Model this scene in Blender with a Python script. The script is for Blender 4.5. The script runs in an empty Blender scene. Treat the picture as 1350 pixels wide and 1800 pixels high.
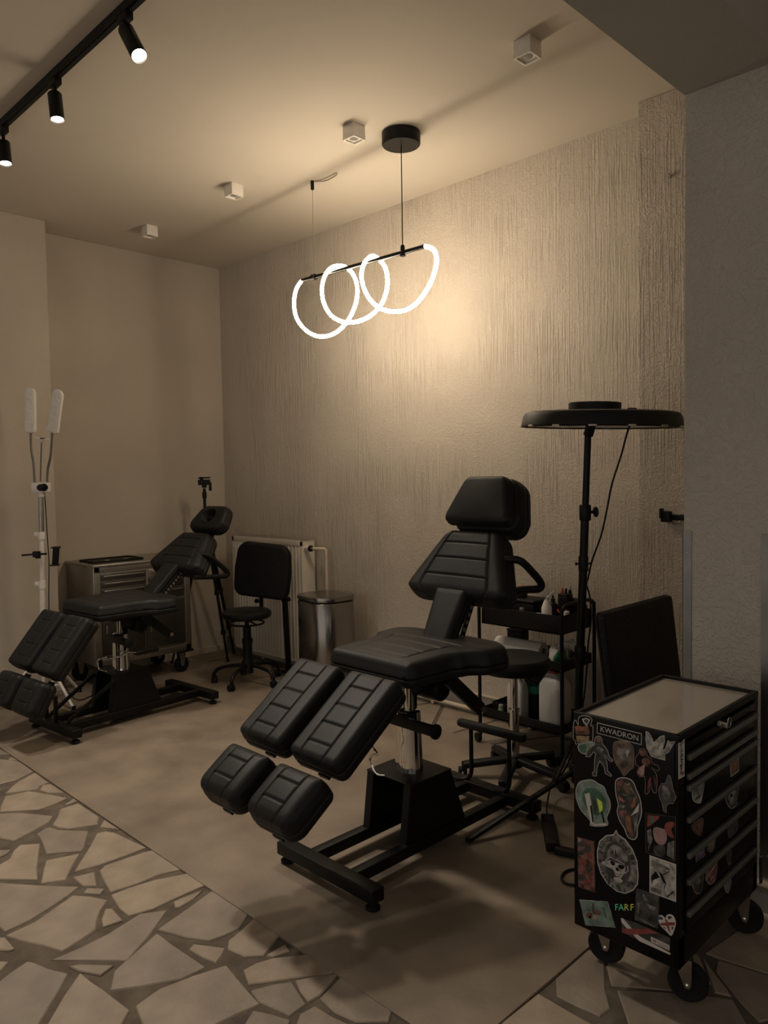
import bpy, bmesh, math, random
from mathutils import Vector, Matrix
R = math.radians
PI = math.pi
S = bpy.context.scene
COL = S.collection
random.seed(7)

# ---------------------------------------------------------------- camera
YAW, PITCH, ROLL, FPX = 2.35779577, -0.046606703, -0.0161293444, 1353.35
CAMPOS = Vector((5.93232537, -3.88835037, 1.53712769))
_f = Vector((math.cos(PITCH)*math.cos(YAW), math.cos(PITCH)*math.sin(YAW), math.sin(PITCH)))
_r = _f.cross(Vector((0, 0, 1))).normalized()
_u = _r.cross(_f)
CR = _r*math.cos(ROLL) + _u*math.sin(ROLL)
CU = -_r*math.sin(ROLL) + _u*math.cos(ROLL)
cam = bpy.data.cameras.new('camera')
camo = bpy.data.objects.new('camera', cam)
COL.objects.link(camo)
M = Matrix.Identity(4)
for i in range(3):
    M[i][0], M[i][1], M[i][2], M[i][3] = CR[i], CU[i], -_f[i], CAMPOS[i]
camo.matrix_world = M
cam.sensor_fit = 'HORIZONTAL'
cam.sensor_width = 36.0
cam.lens = 36.0*FPX/1350.0
cam.clip_start = .05
S.camera = camo

# ---------------------------------------------------------------- world, exposure
W = bpy.data.worlds.new('world'); S.world = W
W.use_nodes = True
bg = W.node_tree.nodes['Background']
bg.inputs[0].default_value = (1.0, .92, .82, 1)
bg.inputs[1].default_value = .54
S.view_settings.view_transform = 'Standard'
S.view_settings.look = 'None'
S.view_settings.gamma = 1
S.view_settings.use_curve_mapping = False
S.view_settings.exposure = 0.0
LAMP_EMIT = 57.0
SPOT_W = 125.0

H = 3.4
def at(x, y, ax, val):
    """the point of the plane axis ax = val that the photograph shows at pixel (x, y)"""
    d = _f + CR*((x-675)/FPX) - CU*((y-900)/FPX)
    return CAMPOS + d*((val-CAMPOS[ax])/d[ax])
def pix(p):
    d = Vector(p)-CAMPOS
    z = d.dot(_f)
    return (675+FPX*d.dot(CR)/z, 900-FPX*d.dot(CU)/z, z)

# ---------------------------------------------------------------- materials
def rgb(c):
    return (c[0], c[1], c[2], 1)
MATS = {}
def mat(name, col, rough=.5, metal=0, noise=0, nscale=20, bump=0, bscale=60, col2=None, stretch=None, spec=None, rand=0, emit=None, trans=0, coat=0, detail=4, rnoise=0, alpha=None):
    if name in MATS: return MATS[name]
    m = bpy.data.materials.new(name); m.use_nodes = True
    nt = m.node_tree; b = nt.nodes['Principled BSDF']
    N, L = nt.nodes, nt.links
    b.inputs['Base Color'].default_value = rgb(col)
    b.inputs['Roughness'].default_value = rough
    b.inputs['Metallic'].default_value = metal
    if spec is not None: b.inputs['Specular IOR Level'].default_value = spec
    if trans: b.inputs['Transmission Weight'].default_value = trans
    if coat: b.inputs['Coat Weight'].default_value = coat; b.inputs['Coat Roughness'].default_value = .1
    if emit:
        b.inputs['Emission Color'].default_value = rgb(emit[0]); b.inputs['Emission Strength'].default_value = emit[1]
    tc = N.new('ShaderNodeTexCoord')
    src = tc.outputs['Object']
    if stretch:
        mp = N.new('ShaderNodeMapping'); mp.inputs['Scale'].default_value = stretch
        L.new(src, mp.inputs['Vector']); src = mp.outputs['Vector']
    if noise or rand:
        n = N.new('ShaderNodeTexNoise'); n.inputs['Scale'].default_value = nscale; n.inputs['Detail'].default_value = detail
        L.new(src, n.inputs['Vector'])
        r = N.new('ShaderNodeValToRGB')
        c2 = col2 or tuple(min(1, v*(1+noise)) for v in col)
        c1 = col if col2 else tuple(v*(1-noise) for v in col)
        r.color_ramp.elements[0].position = .3; r.color_ramp.elements[0].color = rgb(c1)
        r.color_ramp.elements[1].position = .7; r.color_ramp.elements[1].color = rgb(c2)
        L.new(n.outputs['Fac'], r.inputs['Fac'])
        out = r.outputs['Color']
        if rand:
            oi = N.new('ShaderNodeObjectInfo')
            rr = N.new('ShaderNodeValToRGB')
            rr.color_ramp.elements[0].color = rgb((1-rand, 1-rand, 1-rand*.8))
            rr.color_ramp.elements[1].color = rgb((1+rand, 1+rand*.75, 1+rand*.5))
            L.new(oi.outputs['Random'], rr.inputs['Fac'])
            mx = N.new('ShaderNodeMix'); mx.data_type = 'RGBA'; mx.blend_type = 'MULTIPLY'; mx.inputs['Factor'].default_value = 1
            L.new(out, mx.inputs['A']); L.new(rr.outputs['Color'], mx.inputs['B'])
            out = mx.outputs['Result']
        L.new(out, b.inputs['Base Color'])
    if rnoise:
        n3 = N.new('ShaderNodeTexNoise'); n3.inputs['Scale'].default_value = nscale*.7
        L.new(src, n3.inputs['Vector'])
        mr = N.new('ShaderNodeMapRange'); mr.inputs['To Min'].default_value = max(0, rough-rnoise); mr.inputs['To Max'].default_value = rough+rnoise
        L.new(n3.outputs['Fac'], mr.inputs['Value']); L.new(mr.outputs['Result'], b.inputs['Roughness'])
    if bump:
        n2 = N.new('ShaderNodeTexNoise'); n2.inputs['Scale'].default_value = bscale; n2.inputs['Detail'].default_value = 3
        L.new(src, n2.inputs['Vector'])
        bp = N.new('ShaderNodeBump'); bp.inputs['Strength'].default_value = 1; bp.inputs['Distance'].default_value = bump
        L.new(n2.outputs['Fac'], bp.inputs['Height']); L.new(bp.outputs['Normal'], b.inputs['Normal'])
    MATS[name] = m
    return m

def plaster(name, col, streak, wiggle, mott=.06):
    """rough worm-scratched plaster: vertical scratches plus short curls as relief, faint mottling as colour"""
    m = bpy.data.materials.new(name); m.use_nodes = True
    nt = m.node_tree; N, L = nt.nodes, nt.links; b = N['Principled BSDF']
    b.inputs['Roughness'].default_value = .85; b.inputs['Specular IOR Level'].default_value = .25
    tc = N.new('ShaderNodeTexCoord')
    n = N.new('ShaderNodeTexNoise'); n.inputs['Scale'].default_value = 1.6; n.inputs['Detail'].default_value = 5
    L.new(tc.outputs['Object'], n.inputs['Vector'])
    r = N.new('ShaderNodeValToRGB')
    r.color_ramp.elements[0].position = .3; r.color_ramp.elements[0].color = rgb(tuple(c*(1-mott) for c in col))
    r.color_ramp.elements[1].position = .7; r.color_ramp.elements[1].color = rgb(tuple(c*(1+mott) for c in col))
    L.new(n.outputs['Fac'], r.inputs['Fac']); L.new(r.outputs['Color'], b.inputs['Base Color'])
    mp = N.new('ShaderNodeMapping'); mp.inputs['Scale'].default_value = (92, 92, 2.3)
    L.new(tc.outputs['Object'], mp.inputs['Vector'])
    a = N.new('ShaderNodeTexNoise'); a.inputs['Scale'].default_value = 1; a.inputs['Detail'].default_value = 2; a.inputs['Distortion'].default_value = .5
    L.new(mp.outputs['Vector'], a.inputs['Vector'])
    ar = N.new('ShaderNodeValToRGB'); ar.color_ramp.elements[0].position = .48; ar.color_ramp.elements[1].position = .60
    L.new(a.outputs['Fac'], ar.inputs['Fac'])
    # scratches are combed in patches
    pt = N.new('ShaderNodeTexNoise'); pt.inputs['Scale'].default_value = 2.4
    L.new(tc.outputs['Object'], pt.inputs['Vector'])
    pr = N.new('ShaderNodeValToRGB'); pr.color_ramp.elements[0].position = .35; pr.color_ramp.elements[1].position = .6
    L.new(pt.outputs['Fac'], pr.inputs['Fac'])
    m1 = N.new('ShaderNodeMath'); m1.operation = 'MULTIPLY'
    L.new(ar.outputs['Color'], m1.inputs[0]); L.new(pr.outputs['Color'], m1.inputs[1])
    m2 = N.new('ShaderNodeMath'); m2.operation = 'MULTIPLY'; m2.inputs[1].default_value = streak
    L.new(m1.outputs[0], m2.inputs[0])
    w = N.new('ShaderNodeTexNoise'); w.inputs['Scale'].default_value = 30; w.inputs['Detail'].default_value = 2; w.inputs['Distortion'].default_value = 2.2
    L.new(tc.outputs['Object'], w.inputs['Vector'])
    wr = N.new('ShaderNodeValToRGB'); wr.color_ramp.elements[0].position = .45; wr.color_ramp.elements[1].position = .62
    L.new(w.outputs['Fac'], wr.inputs['Fac'])
    m3 = N.new('ShaderNodeMath'); m3.operation = 'MULTIPLY_ADD'; m3.inputs[1].default_value = wiggle
    L.new(wr.outputs['Color'], m3.inputs[0]); L.new(m2.outputs[0], m3.inputs[2])
    bp = N.new('ShaderNodeBump'); bp.inputs['Strength'].default_value = 1; bp.inputs['Distance'].default_value = .004
    L.new(m3.outputs[0], bp.inputs['Height']); L.new(bp.outputs['Normal'], b.inputs['Normal'])
    return m

WALLC = (.50, .435, .365)
wall_m = plaster('scratched plaster', WALLC, .9, .35)
pil_m = plaster('coarse scratched plaster', WALLC, 1.2, .6)
flat_m = plaster('trowelled plaster', (.49, .43, .36), .0, .12, .08)
smooth_m = plaster('smooth grey plaster', (.44, .40, .35), .0, .45, .06)
ceil_m = mat('ceiling paint', (.58, .515, .43), .9, noise=.03, nscale=1.3, bump=.0004, bscale=60, spec=.2)
beam_m = mat('beam paint', (.36, .33, .285), .9, noise=.05, nscale=2, bump=.002, bscale=30, spec=.2)
vinyl_m = mat('mottled vinyl', (.145, .113, .083), .55, noise=.3, nscale=3.4, bump=.0008, bscale=38, col2=(.25, .196, .145), detail=10, rnoise=.1)
grout_m = mat('flagstone mortar', (.098, .076, .055), .9, noise=.3, nscale=14, bump=.004, bscale=60)
stone_m = mat('flagstone', (.25, .205, .155), .62, noise=.2, nscale=7, bump=.0025, bscale=34, rand=.16, detail=8)
leather = mat('black upholstery leather', (.0105, .0104, .0103), .50, noise=.2, nscale=8, bump=.0005, bscale=420, spec=.22, rnoise=.08)
leather2 = mat('black quilted vinyl', (.008, .008, .008), .5, noise=.2, nscale=8, bump=.003, bscale=75, spec=.2)
blk = mat('black powder coat', (.0065, .0064, .0062), .42, noise=.2, nscale=30, bump=.0002, bscale=500, spec=.2)
blkgloss = mat('black gloss paint', (.0045, .0045, .0045), .25, noise=.2, nscale=12, spec=.14)
blkplas = mat('black plastic', (.008, .008, .008), .5, noise=.2, nscale=30, spec=.22)
rubber = mat('black rubber', (.008, .008, .0085), .6, noise=.2, nscale=40, spec=.2)
chrome = mat('chrome', (.72, .70, .67), .09, 1, noise=.05, nscale=20)
steel = mat('brushed stainless steel', (.44, .42, .39), .36, 1, noise=.12, nscale=6, stretch=(1, 1, 40), bump=.0003, bscale=30)
steeld = mat('dark brushed steel', (.15, .142, .13), .42, 1, noise=.2, nscale=5, stretch=(3, 3, 60), bump=.0003, bscale=30)
binm = mat('smoked steel', (.30, .28, .26), .24, 1, noise=.1, nscale=6, stretch=(30, 30, 1))
zinc = mat('zinc plated steel', (.42, .38, .33), .42, 1, noise=.12, nscale=30)
white = mat('white plastic', (.78, .73, .67), .4, noise=.05, nscale=30)
enamel = mat('cream white enamel', (.62, .56, .48), .35, noise=.05, nscale=5)
paper = mat('white paper', (.72, .68, .62), .9, noise=.05, nscale=40, bump=.0006, bscale=200)
hdpe = mat('milky plastic', (.60, .58, .55), .42, noise=.05, nscale=12, trans=.12)
grey = mat('grey tube', (.17, .16, .15), .5, .4, noise=.1, nscale=30)
guard_m = mat('dull aluminium guard', (.22, .21, .20), .38, 1, noise=.15, nscale=8)
skirt_m = mat('grey skirting tile', (.22, .205, .18), .5, noise=.12, nscale=12)
pipe_m = mat('cream pipe paint', (.55, .46, .35), .45, noise=.08, nscale=15)
green = mat('green plastic', (.03, .22, .12), .45, noise=.1, nscale=20)
lime = mat('lime plastic', (.18, .42, .16), .35, noise=.1, nscale=20, trans=.2)
redp = mat('red plastic', (.40, .035, .025), .4, noise=.1, nscale=20)
amber = mat('amber plastic', (.45, .17, .03), .4, noise=.1, nscale=20)
clear = mat('clear plastic', (.6, .58, .55), .15, noise=.03, nscale=20, trans=.6)
topm = mat('grey glass worktop', (.36, .32, .27), .10, noise=.05, nscale=5, spec=.8, coat=.6)
bowl_m = mat('smoked bowl', (.05, .05, .047), .3, noise=.1, nscale=20)
tube_m = mat('lit tube', (1, .9, .75), .5, emit=((1.0, .845, .625), LAMP_EMIT))
lens_m = mat('lit lens', (1, .95, .9), .5, emit=((1.0, .86, .70), 26.0))

# ---------------------------------------------------------------- mesh helpers
class MB:
    def __init__(s): s.v = []; s.f = []; s.mi = []; s.mats = []
    def m(s, mt):
        if mt not in s.mats: s.mats.append(mt)
        return s.mats.index(mt)
    def add(s, vs, fs, mt):
        o = len(s.v); k = s.m(mt)
        s.v += [tuple(v) for v in vs]
        for f in fs: s.f.append(tuple(i+o for i in f)); s.mi.append(k)
    def box(s, c, d, mt, ax=None, bev=0):
        """centre c, full size d, optional axes ax (three vectors)"""
        c = Vector(c); ax = ax or (Vector((1, 0, 0)), Vector((0, 1, 0)), Vector((0, 0, 1)))
        h = [x/2 for x in d]
        if not bev:
            vs = [c+ax[0]*h[0]*i+ax[1]*h[1]*j+ax[2]*h[2]*k for i in (-1, 1) for j in (-1, 1) for k in (-1, 1)]
            s.add(vs, [(0, 1, 3, 2), (4, 6, 7, 5), (0, 4, 5, 1), (2, 3, 7, 6), (0, 2, 6, 4), (1, 5, 7, 3)], mt)
        else:
            bm = bmesh.new(); bmesh.ops.create_cube(bm, size=1)
            for v in bm.verts: v.co = Vector((v.co.x*d[0], v.co.y*d[1], v.co.z*d[2]))
            bmesh.ops.bevel(bm, geom=list(bm.edges), offset=min(bev, min(d)*.49), segments=3, profile=.5, affect='EDGES')
            bm.verts.index_update()
            vs = [c+ax[0]*v.co.x+ax[1]*v.co.y+ax[2]*v.co.z for v in bm.verts]
            s.add(vs, [tuple(v.index for v in f.verts) for f in bm.faces], mt); bm.free()
    def bar(s, a, b, w, h, mt, up=(0, 0, 1), bev=0):
        a, b = Vector(a), Vector(b); d = b-a; y = d.normalized()
        u = Vector(up); x = y.cross(u)
        if x.length < 1e-4: x = y.cross(Vector((1, 0, 0)))
        x.normalize(); z = x.cross(y)
        s.box((a+b)/2, (w, d.length, h), mt, (x, y, z), bev)
    def tube(s, pts, r, mt, n=12, cap=True, closed=False):
        P = [Vector(p) for p in pts]; k = len(P)
        rs = r if isinstance(r, (list, tuple)) else [r]*k
        vs = []; prev = None
        for i in range(k):
            if closed: t = (P[(i+1) % k]-P[i-1])
            else: t = P[min(i+1, k-1)]-P[max(i-1, 0)]
            t = t.normalized()
            if prev is None:
                a = Vector((0, 0, 1)) if abs(t.z) < .9 else Vector((1, 0, 0))
                x = t.cross(a).normalized()
            else:
                x = (prev-t*prev.dot(t)).normalized()
            prev = x; y = t.cross(x)
            for j in range(n):
                q = 2*PI*j/n
                vs.append(P[i]+(x*math.cos(q)+y*math.sin(q))*rs[i])
        fs = []
        for i in range(k if closed else k-1):
            i2 = (i+1) % k
            for j in range(n):
                fs.append((i*n+j, i*n+(j+1) % n, i2*n+(j+1) % n, i2*n+j))
        if cap and not closed:
            fs.append(tuple(range(n-1, -1, -1))); fs.append(tuple((k-1)*n+j for j in range(n)))
        s.add(vs, fs, mt)
    def cyl(s, a, b, r, mt, n=20, r2=None):
        s.tube([a, b], [r, r if r2 is None else r2], mt, n)
    def lathe(s, prof, c, mt, n=32, axis=(0, 0, 1), sx=1, sy=1):
        """prof: (radius, height) from one end to the other, about an axis through c"""
        c = Vector(c); z = Vector(axis).normalized()
        a = Vector((1, 0, 0)) if abs(z.x) < .9 else Vector((0, 1, 0))
        x = (a-z*a.dot(z)).normalized(); y = z.cross(x)
        vs = []; fs = []
        for (r, h) in prof:
            for j in range(n):
                q = 2*PI*j/n
                vs.append(c+z*h+(x*math.cos(q)*sx+y*math.sin(q)*sy)*max(r, 1e-5))
        k = len(prof)
        for i in range(k-1):
            for j in range(n):
                fs.append((i*n+j, i*n+(j+1) % n, (i+1)*n+(j+1) % n, (i+1)*n+j))
        fs.append(tuple(range(n-1, -1, -1))); fs.append(tuple((k-1)*n+j for j in range(n)))
        s.add(vs, fs, mt)
    def prism(s, poly, vec, mt):
        """polygon of points pushed along vec"""
        P = [Vector(p) for p in poly]; vec = Vector(vec); k = len(P)
        vs = P+[p+vec for p in P]
        fs = [tuple(range(k-1, -1, -1)), tuple(range(k, 2*k))]
        fs += [(i, (i+1) % k, k+(i+1) % k, k+i) for i in range(k)]
        s.add(vs, fs, mt)
    def build(s, name, parent=None, smooth=40, loc=None):
        me = bpy.data.meshes.new(name)
        me.from_pydata(s.v, [], s.f)
        for m_ in s.mats: me.materials.append(m_)
        me.polygons.foreach_set('material_index', s.mi)
        bm = bmesh.new(); bm.from_mesh(me); bmesh.ops.recalc_face_normals(bm, faces=list(bm.faces)); bm.to_mesh(me); bm.free()
        if smooth:
            me.shade_smooth(); me.set_sharp_from_angle(angle=R(smooth))
        me.update()
        o = bpy.data.objects.new(name, me); COL.objects.link(o)
        if parent: o.parent = parent
        if loc: o.location = loc
        return o

def tag(o, label=None, cat=None, group=None, kind=None):
    if label: o['label'] = label
    if cat: o['category'] = cat
    if group: o['group'] = group
    if kind: o['kind'] = kind
    return o
def empty(name, loc, label, cat, rz=0, group=None):
    o = bpy.data.objects.new(name, None); COL.objects.link(o)
    o.location = loc; o.rotation_euler = (0, 0, rz); o.empty_display_size = .1
    return tag(o, label, cat, group)
def spline(pts, n=8, closed=False):
    P = [Vector(p) for p in pts]; out = []; k = len(P)
    for i in range(k if closed else k-1):
        g = (lambda j: P[j % k]) if closed else (lambda j: P[max(0, min(k-1, j))])
        a, b, c, d = g(i-1), g(i), g(i+1), g(i+2)
        for t in range(n):
            t /= n
            out.append(.5*((2*b)+(c-a)*t+(2*a-5*b+4*c-d)*t*t+(3*b-a-3*c+d)*t**3))
    if not closed: out.append(P[-1])
    return out
def struct(name, mb, parent=None, smooth=0):
    o = mb.build(name, parent, smooth)
    if not parent: o['kind'] = 'structure'
    return o

# ---------------------------------------------------------------- shell
X1, Y1 = 7.3, -6.6
b = MB(); b.box(((X1-.1)/2, Y1/2, -.06), (X1+.3, -Y1+.3, .1035), grout_m); floor = struct('floor', b)
b = MB(); b.box(((X1-.1)/2, Y1/2, H+.06), (X1+.3, -Y1+.3, .12), ceil_m); struct('ceiling', b)
b = MB(); b.box((X1/2, .075, H/2), (X1+.3, .15, H+.02), wall_m); struct('wall_back', b)
b = MB(); b.box((-.075, Y1/2, H/2), (.15, -Y1, H+.02), flat_m); struct('wall_left', b)
b = MB(); b.box((7.375, Y1/2, .4), (.15, -Y1, .8), smooth_m); b.box((7.375, Y1/2, 3.05), (.15, -Y1, .7), smooth_m); b.box((7.375, -.4, 1.75), (.15, .8, 1.9), smooth_m); b.box((7.375, Y1+.4, 1.75), (.15, .8, 1.9), smooth_m); struct('wall_right_added', b)  # unseen wall, added to dim the right floor; its opening admits side light
b = MB()
for y in (-.83, -2.5, -4.1, Y1+.83): b.box((7.36, y, 1.75), (.06, .06, 1.9), beam_m)
for z in (.83, 2.67): b.box((7.36, Y1/2, z), (.06, -Y1-1.6, .06), beam_m)
struct('trim_3', b)  # paneless window frame set into the added wall's light opening, out of view
b = MB(); b.box((.1415, (-1.63+Y1)/2, H/2), (.283, -Y1-1.63, H), flat_m, bev=.004); struct('wall_corner', b)
b = MB(); b.box((4.043+.4, -.075, H/2), (.8, .15, H), pil_m, bev=.006); struct('wall_pilaster', b)
b = MB(); b.box((4.873, -.56, H/2), (.324, 1.12, H), smooth_m, bev=.006); struct('wall_pier', b)
b = MB(); b.box((4.873, Y1/2-.001, (H+2.88)/2), (.322, -Y1, H-2.88), beam_m); struct('ceiling_beam', b)
# corner guards of the pier
for i, (x0, x1, xs, sg) in enumerate(((4.709, 4.742, 4.711, -1), (4.985, 5.037, 5.035, 1))):
    b = MB(); b.box(((x0+x1)/2, -1.1215, .72), (x1-x0, .003, 1.2), guard_m)
    b.box((xs+sg*.0015, -1.10, .72), (.003, .046, 1.2), guard_m)
    for z in (.2, .72, 1.24):
        b.lathe([(.004, 0), (.003, .002)], ((x0+x1)/2, -1.123, z), zinc, 10, (0, -1, 0))
    struct('trim_%d' % (i+1), b)
# skirting
b = MB(); b.box((2.02, -.008, .055), (4.04, .016, .13), skirt_m, bev=.003); b.box((2.02, -.010, .122), (4.04, .020, .008), pipe_m); struct('baseboard_back', b)
b = MB(); b.box((.010, -.82, .02), (.020, 1.6, .06), pipe_m, bev=.006); struct('baseboard_left', b)
b = MB(); b.box((4.873, -1.13, .045), (.34, .02, .11), skirt_m, bev=.003); b.box((4.873, -1.136, .106), (.35, .03, .012), pipe_m, bev=.003)
b.box((4.873, -1.143, .0), (.36, .03, .012), pipe_m, bev=.003); struct('baseboard_pier', b)

# vinyl sheet and flagstones: pieces of the floor
VX0, VX1, VY0, VY1 = .17, 4.664, -2.374, -.42
b = MB(); b.box(((VX0+VX1)/2, (VY0+VY1)/2, -.006), (VX1-VX0, VY1-VY0, .012), vinyl_m, bev=.0015); b.build('vinyl_sheet', floor, 0)
def stone(poly, seed):
    """poly on the floor plane, counter-clockwise"""
    rnd = random.Random(seed)
    zt = -.0035+rnd.uniform(-.002, .0015)
    k = len(poly)
    ar = sum(poly[i][0]*poly[(i+1) % k][1]-poly[(i+1) % k][0]*poly[i][1] for i in range(k))
    if ar < 0: poly = poly[::-1]
    P = [Vector((p[0], p[1], 0)) for p in poly]
    c = sum(P, Vector())/k
    ins = []
    for i in range(k):
        e1 = (P[i]-P[i-1]).normalized(); e2 = (P[(i+1) % k]-P[i]).normalized()
        n = Vector((-(e1.y+e2.y), e1.x+e2.x, 0))
        n = n.normalized() if n.length > 1e-6 else Vector()
        ins.append(P[i]+n*.004)
    vs = [(p.x, p.y, -.016) for p in P]+[(p.x, p.y, zt-.003) for p in P]+[(p.x, p.y, zt) for p in ins]
    fs = [tuple(range(2*k, 3*k))]
    for a in (0, 1):
        fs += [(a*k+i, a*k+(i+1) % k, (a+1)*k+(i+1) % k, (a+1)*k+i) for i in range(k)]
    mb = MB(); mb.add([Vector(v)-c for v in vs], fs, stone_m)
    mb.build('flagstone', floor, 0, (c.x, c.y, 0))
Aq = lambda l: [(x/5, 1300+y/5) for x, y in l]
Bq = lambda l: [(x/5, 1530+y/5) for x, y in l]
Cq = lambda l: [(250+x/5, 1530+y/5) for x, y in l]
Dq = lambda l: [(480+x/4.5, 1600+y/4.5) for x, y in l]
Eq = lambda l: [(850+x/4.5, 1600+y/4.5) for x, y in l]
STONES = [
 Aq([(-60, 40), (0, 76), (88, 124), (0, 126), (-60, 122)]), Aq([(75, 157), (105, 144), (160, 176), (75, 170)]),
 Aq([(-60, 160), (0, 166), (60, 172), (176, 190), (292, 272), (150, 345), (0, 385), (-60, 395)]),
 Aq([(308, 282), (420, 362), (350, 395), (330, 425), (230, 435), (50, 460), (105, 400), (160, 360)]),
 Aq([(375, 388), (450, 382), (565, 460), (420, 455), (350, 430)]),
 Aq([(45, 490), (250, 445), (420, 470), (590, 505), (480, 555), (340, 605), (0, 625), (5, 580)]),
 Aq([(560, 570), (650, 510), (680, 532), (600, 560)]),
 Aq([(-60, 640), (0, 640), (190, 635), (360, 650), (465, 662), (425, 715), (260, 805), (120, 880), (0, 855), (-60, 850)]),
 Aq([(530, 600), (690, 550), (868, 668), (855, 735), (740, 748), (600, 770), (520, 760), (460, 738), (500, 680)]),
 Aq([(915, 697), (1055, 785), (960, 765), (878, 758)]),
 Aq([(320, 820), (400, 770), (440, 762), (520, 785), (775, 795), (740, 935), (715, 970), (500, 985), (405, 995), (385, 930), (360, 865)]),
 Aq([(850, 815), (930, 795), (1010, 808), (1150, 875), (1285, 938), (1150, 990), (900, 1080), (650, 1155), (690, 1085), (790, 930)]),
 Aq([(175, 915), (350, 905), (325, 1110), (328, 1220), (0, 1215), (-60, 1215), (-60, 1110), (0, 1085), (85, 1035), (120, 965)]),
 Aq([(405, 1050), (700, 990), (640, 1085), (575, 1220), (360, 1250), (385, 1120)]),
 Aq([(640, 1195), (830, 1150), (850, 1275), (730, 1270)]), Aq([(-60, 962), (0, 962), (100, 962), (50, 1000), (0, 1020), (-60, 1030)]),
 [(175, 1528), (184, 1519), (252, 1496), (270, 1492), (320, 1526), (285, 1533), (240, 1551), (194, 1566), (180, 1541)],
 Bq([(-60, 95), (0, 97), (360, 120), (695, 132), (600, 205), (420, 325), (250, 430), (40, 530), (0, 490), (-60, 450)]),
 Bq([(45, 560), (300, 440), (640, 205), (800, 215), (945, 245), (880, 335), (850, 420), (840, 505), (700, 600), (545, 695), (380, 645), (170, 600)]),
 [(195, 1571), (225, 1559), (270, 1545), (331, 1533), (361, 1554), (310, 1576), (270, 1595), (226, 1608), (210, 1595)],
 Bq([(925, 330), (985, 325), (1080, 430), (905, 490), (893, 420)]),
 [(89, 1685), (140, 1663), (190, 1638), (246, 1603), (294, 1597), (262, 1642), (223, 1686)],
 Bq([(605, 835), (700, 815), (1000, 825), (885, 912), (700, 875)]), Bq([(-60, 580), (0, 580), (45, 578), (130, 680), (80, 695), (0, 690), (-60, 690)]),
 Bq([(-60, 785), (0, 785), (75, 790), (30, 840), (0, 870), (-60, 900)]),
 Bq([(-100, 1000), (0, 955), (80, 890), (240, 785), (300, 795), (430, 850), (600, 890), (520, 1040), (330, 1350), (250, 1480), (-100, 1480)]),
 Bq([(705, 890), (800, 965), (900, 1030), (1140, 1215), (1065, 1350), (1000, 1480), (350, 1480), (410, 1350), (560, 1090)]),
 Bq([(765, 145), (920, 150), (880, 200), (730, 190)]),
 [(193, 1738), (201, 1703), (276, 1637), (300, 1655), (362, 1697), (320, 1717), (250, 1730)],
 Cq([(130, 510), (400, 320), (620, 164), (800, 276), (935, 370), (890, 440), (850, 500), (720, 560), (590, 605), (400, 580)]),
 Cq([(275, 262), (400, 210), (535, 162), (450, 240), (330, 310), (290, 315)]),
 Cq([(-60, 1170), (0, 1125), (150, 1020), (450, 905), (740, 815), (775, 855), (930, 1040), (1035, 1155), (900, 1215), (760, 1280), (620, 1350), (400, 1480), (60, 1480), (0, 1330)]),
 Cq([(450, 630), (730, 665), (700, 730), (650, 795), (540, 750), (410, 675)]), Cq([(850, 530), (980, 412), (1205, 562), (1070, 735), (900, 745), (750, 680), (760, 600)]),
 Cq([(1085, 735), (1255, 635), (1300, 700), (1150, 745)]),
 [(428, 1702), (450, 1690), (480, 1681), (540, 1675), (588, 1707), (530, 1715), (480, 1722), (437, 1728)],
 [(440, 1738), (480, 1727), (513, 1723), (527, 1745), (538, 1762), (509, 1783), (480, 1769), (455, 1758)],
 Dq([(175, 545), (370, 498), (515, 494), (430, 600), (370, 665), (280, 715), (220, 640)]),
 Dq([(540, 512), (690, 605), (940, 788), (915, 870), (660, 875), (490, 800), (370, 685)]),
 Dq([(330, 740), (480, 830), (630, 895), (640, 990), (150, 990), (215, 800)]), Cq([(975, 1215), (1150, 1250), (1305, 1300), (1250, 1440), (900, 1440), (905, 1325)]),
 Eq([(572, 524), (832, 296), (955, 390), (965, 610), (1005, 765), (920, 825), (750, 750), (580, 665)]),
 Eq([(432, 646), (700, 800), (880, 900), (980, 1010), (20, 1010), (155, 866)]),
 [(1066, 1694), (1075, 1729), (1130, 1733), (1170, 1737), (1225, 1740), (1250, 1725), (1228, 1676), (1160, 1650), (1090, 1656)],
 [(1085, 1738), (1160, 1740), (1230, 1746), (1288, 1754), (1315, 1800), (1325, 1835), (1115, 1835), (1100, 1780)],
 [(1236, 1680), (1252, 1702), (1275, 1731), (1286, 1748), (1256, 1741)],
 [(1262, 1686), (1350, 1712), (1400, 1727), (1400, 1780), (1335, 1793), (1300, 1758), (1258, 1705)],
 [(1240, 1672), (1310, 1625), (1345, 1612), (1420, 1628), (1410, 1722), (1345, 1707), (1262, 1681)],
 [(1330, 1802), (1400, 1785), (1400, 1860), (1345, 1860)]]
for i, pl in enumerate(STONES):
    stone([tuple(at(x, y, 2, 0)[:2]) for x, y in pl], i)
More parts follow.
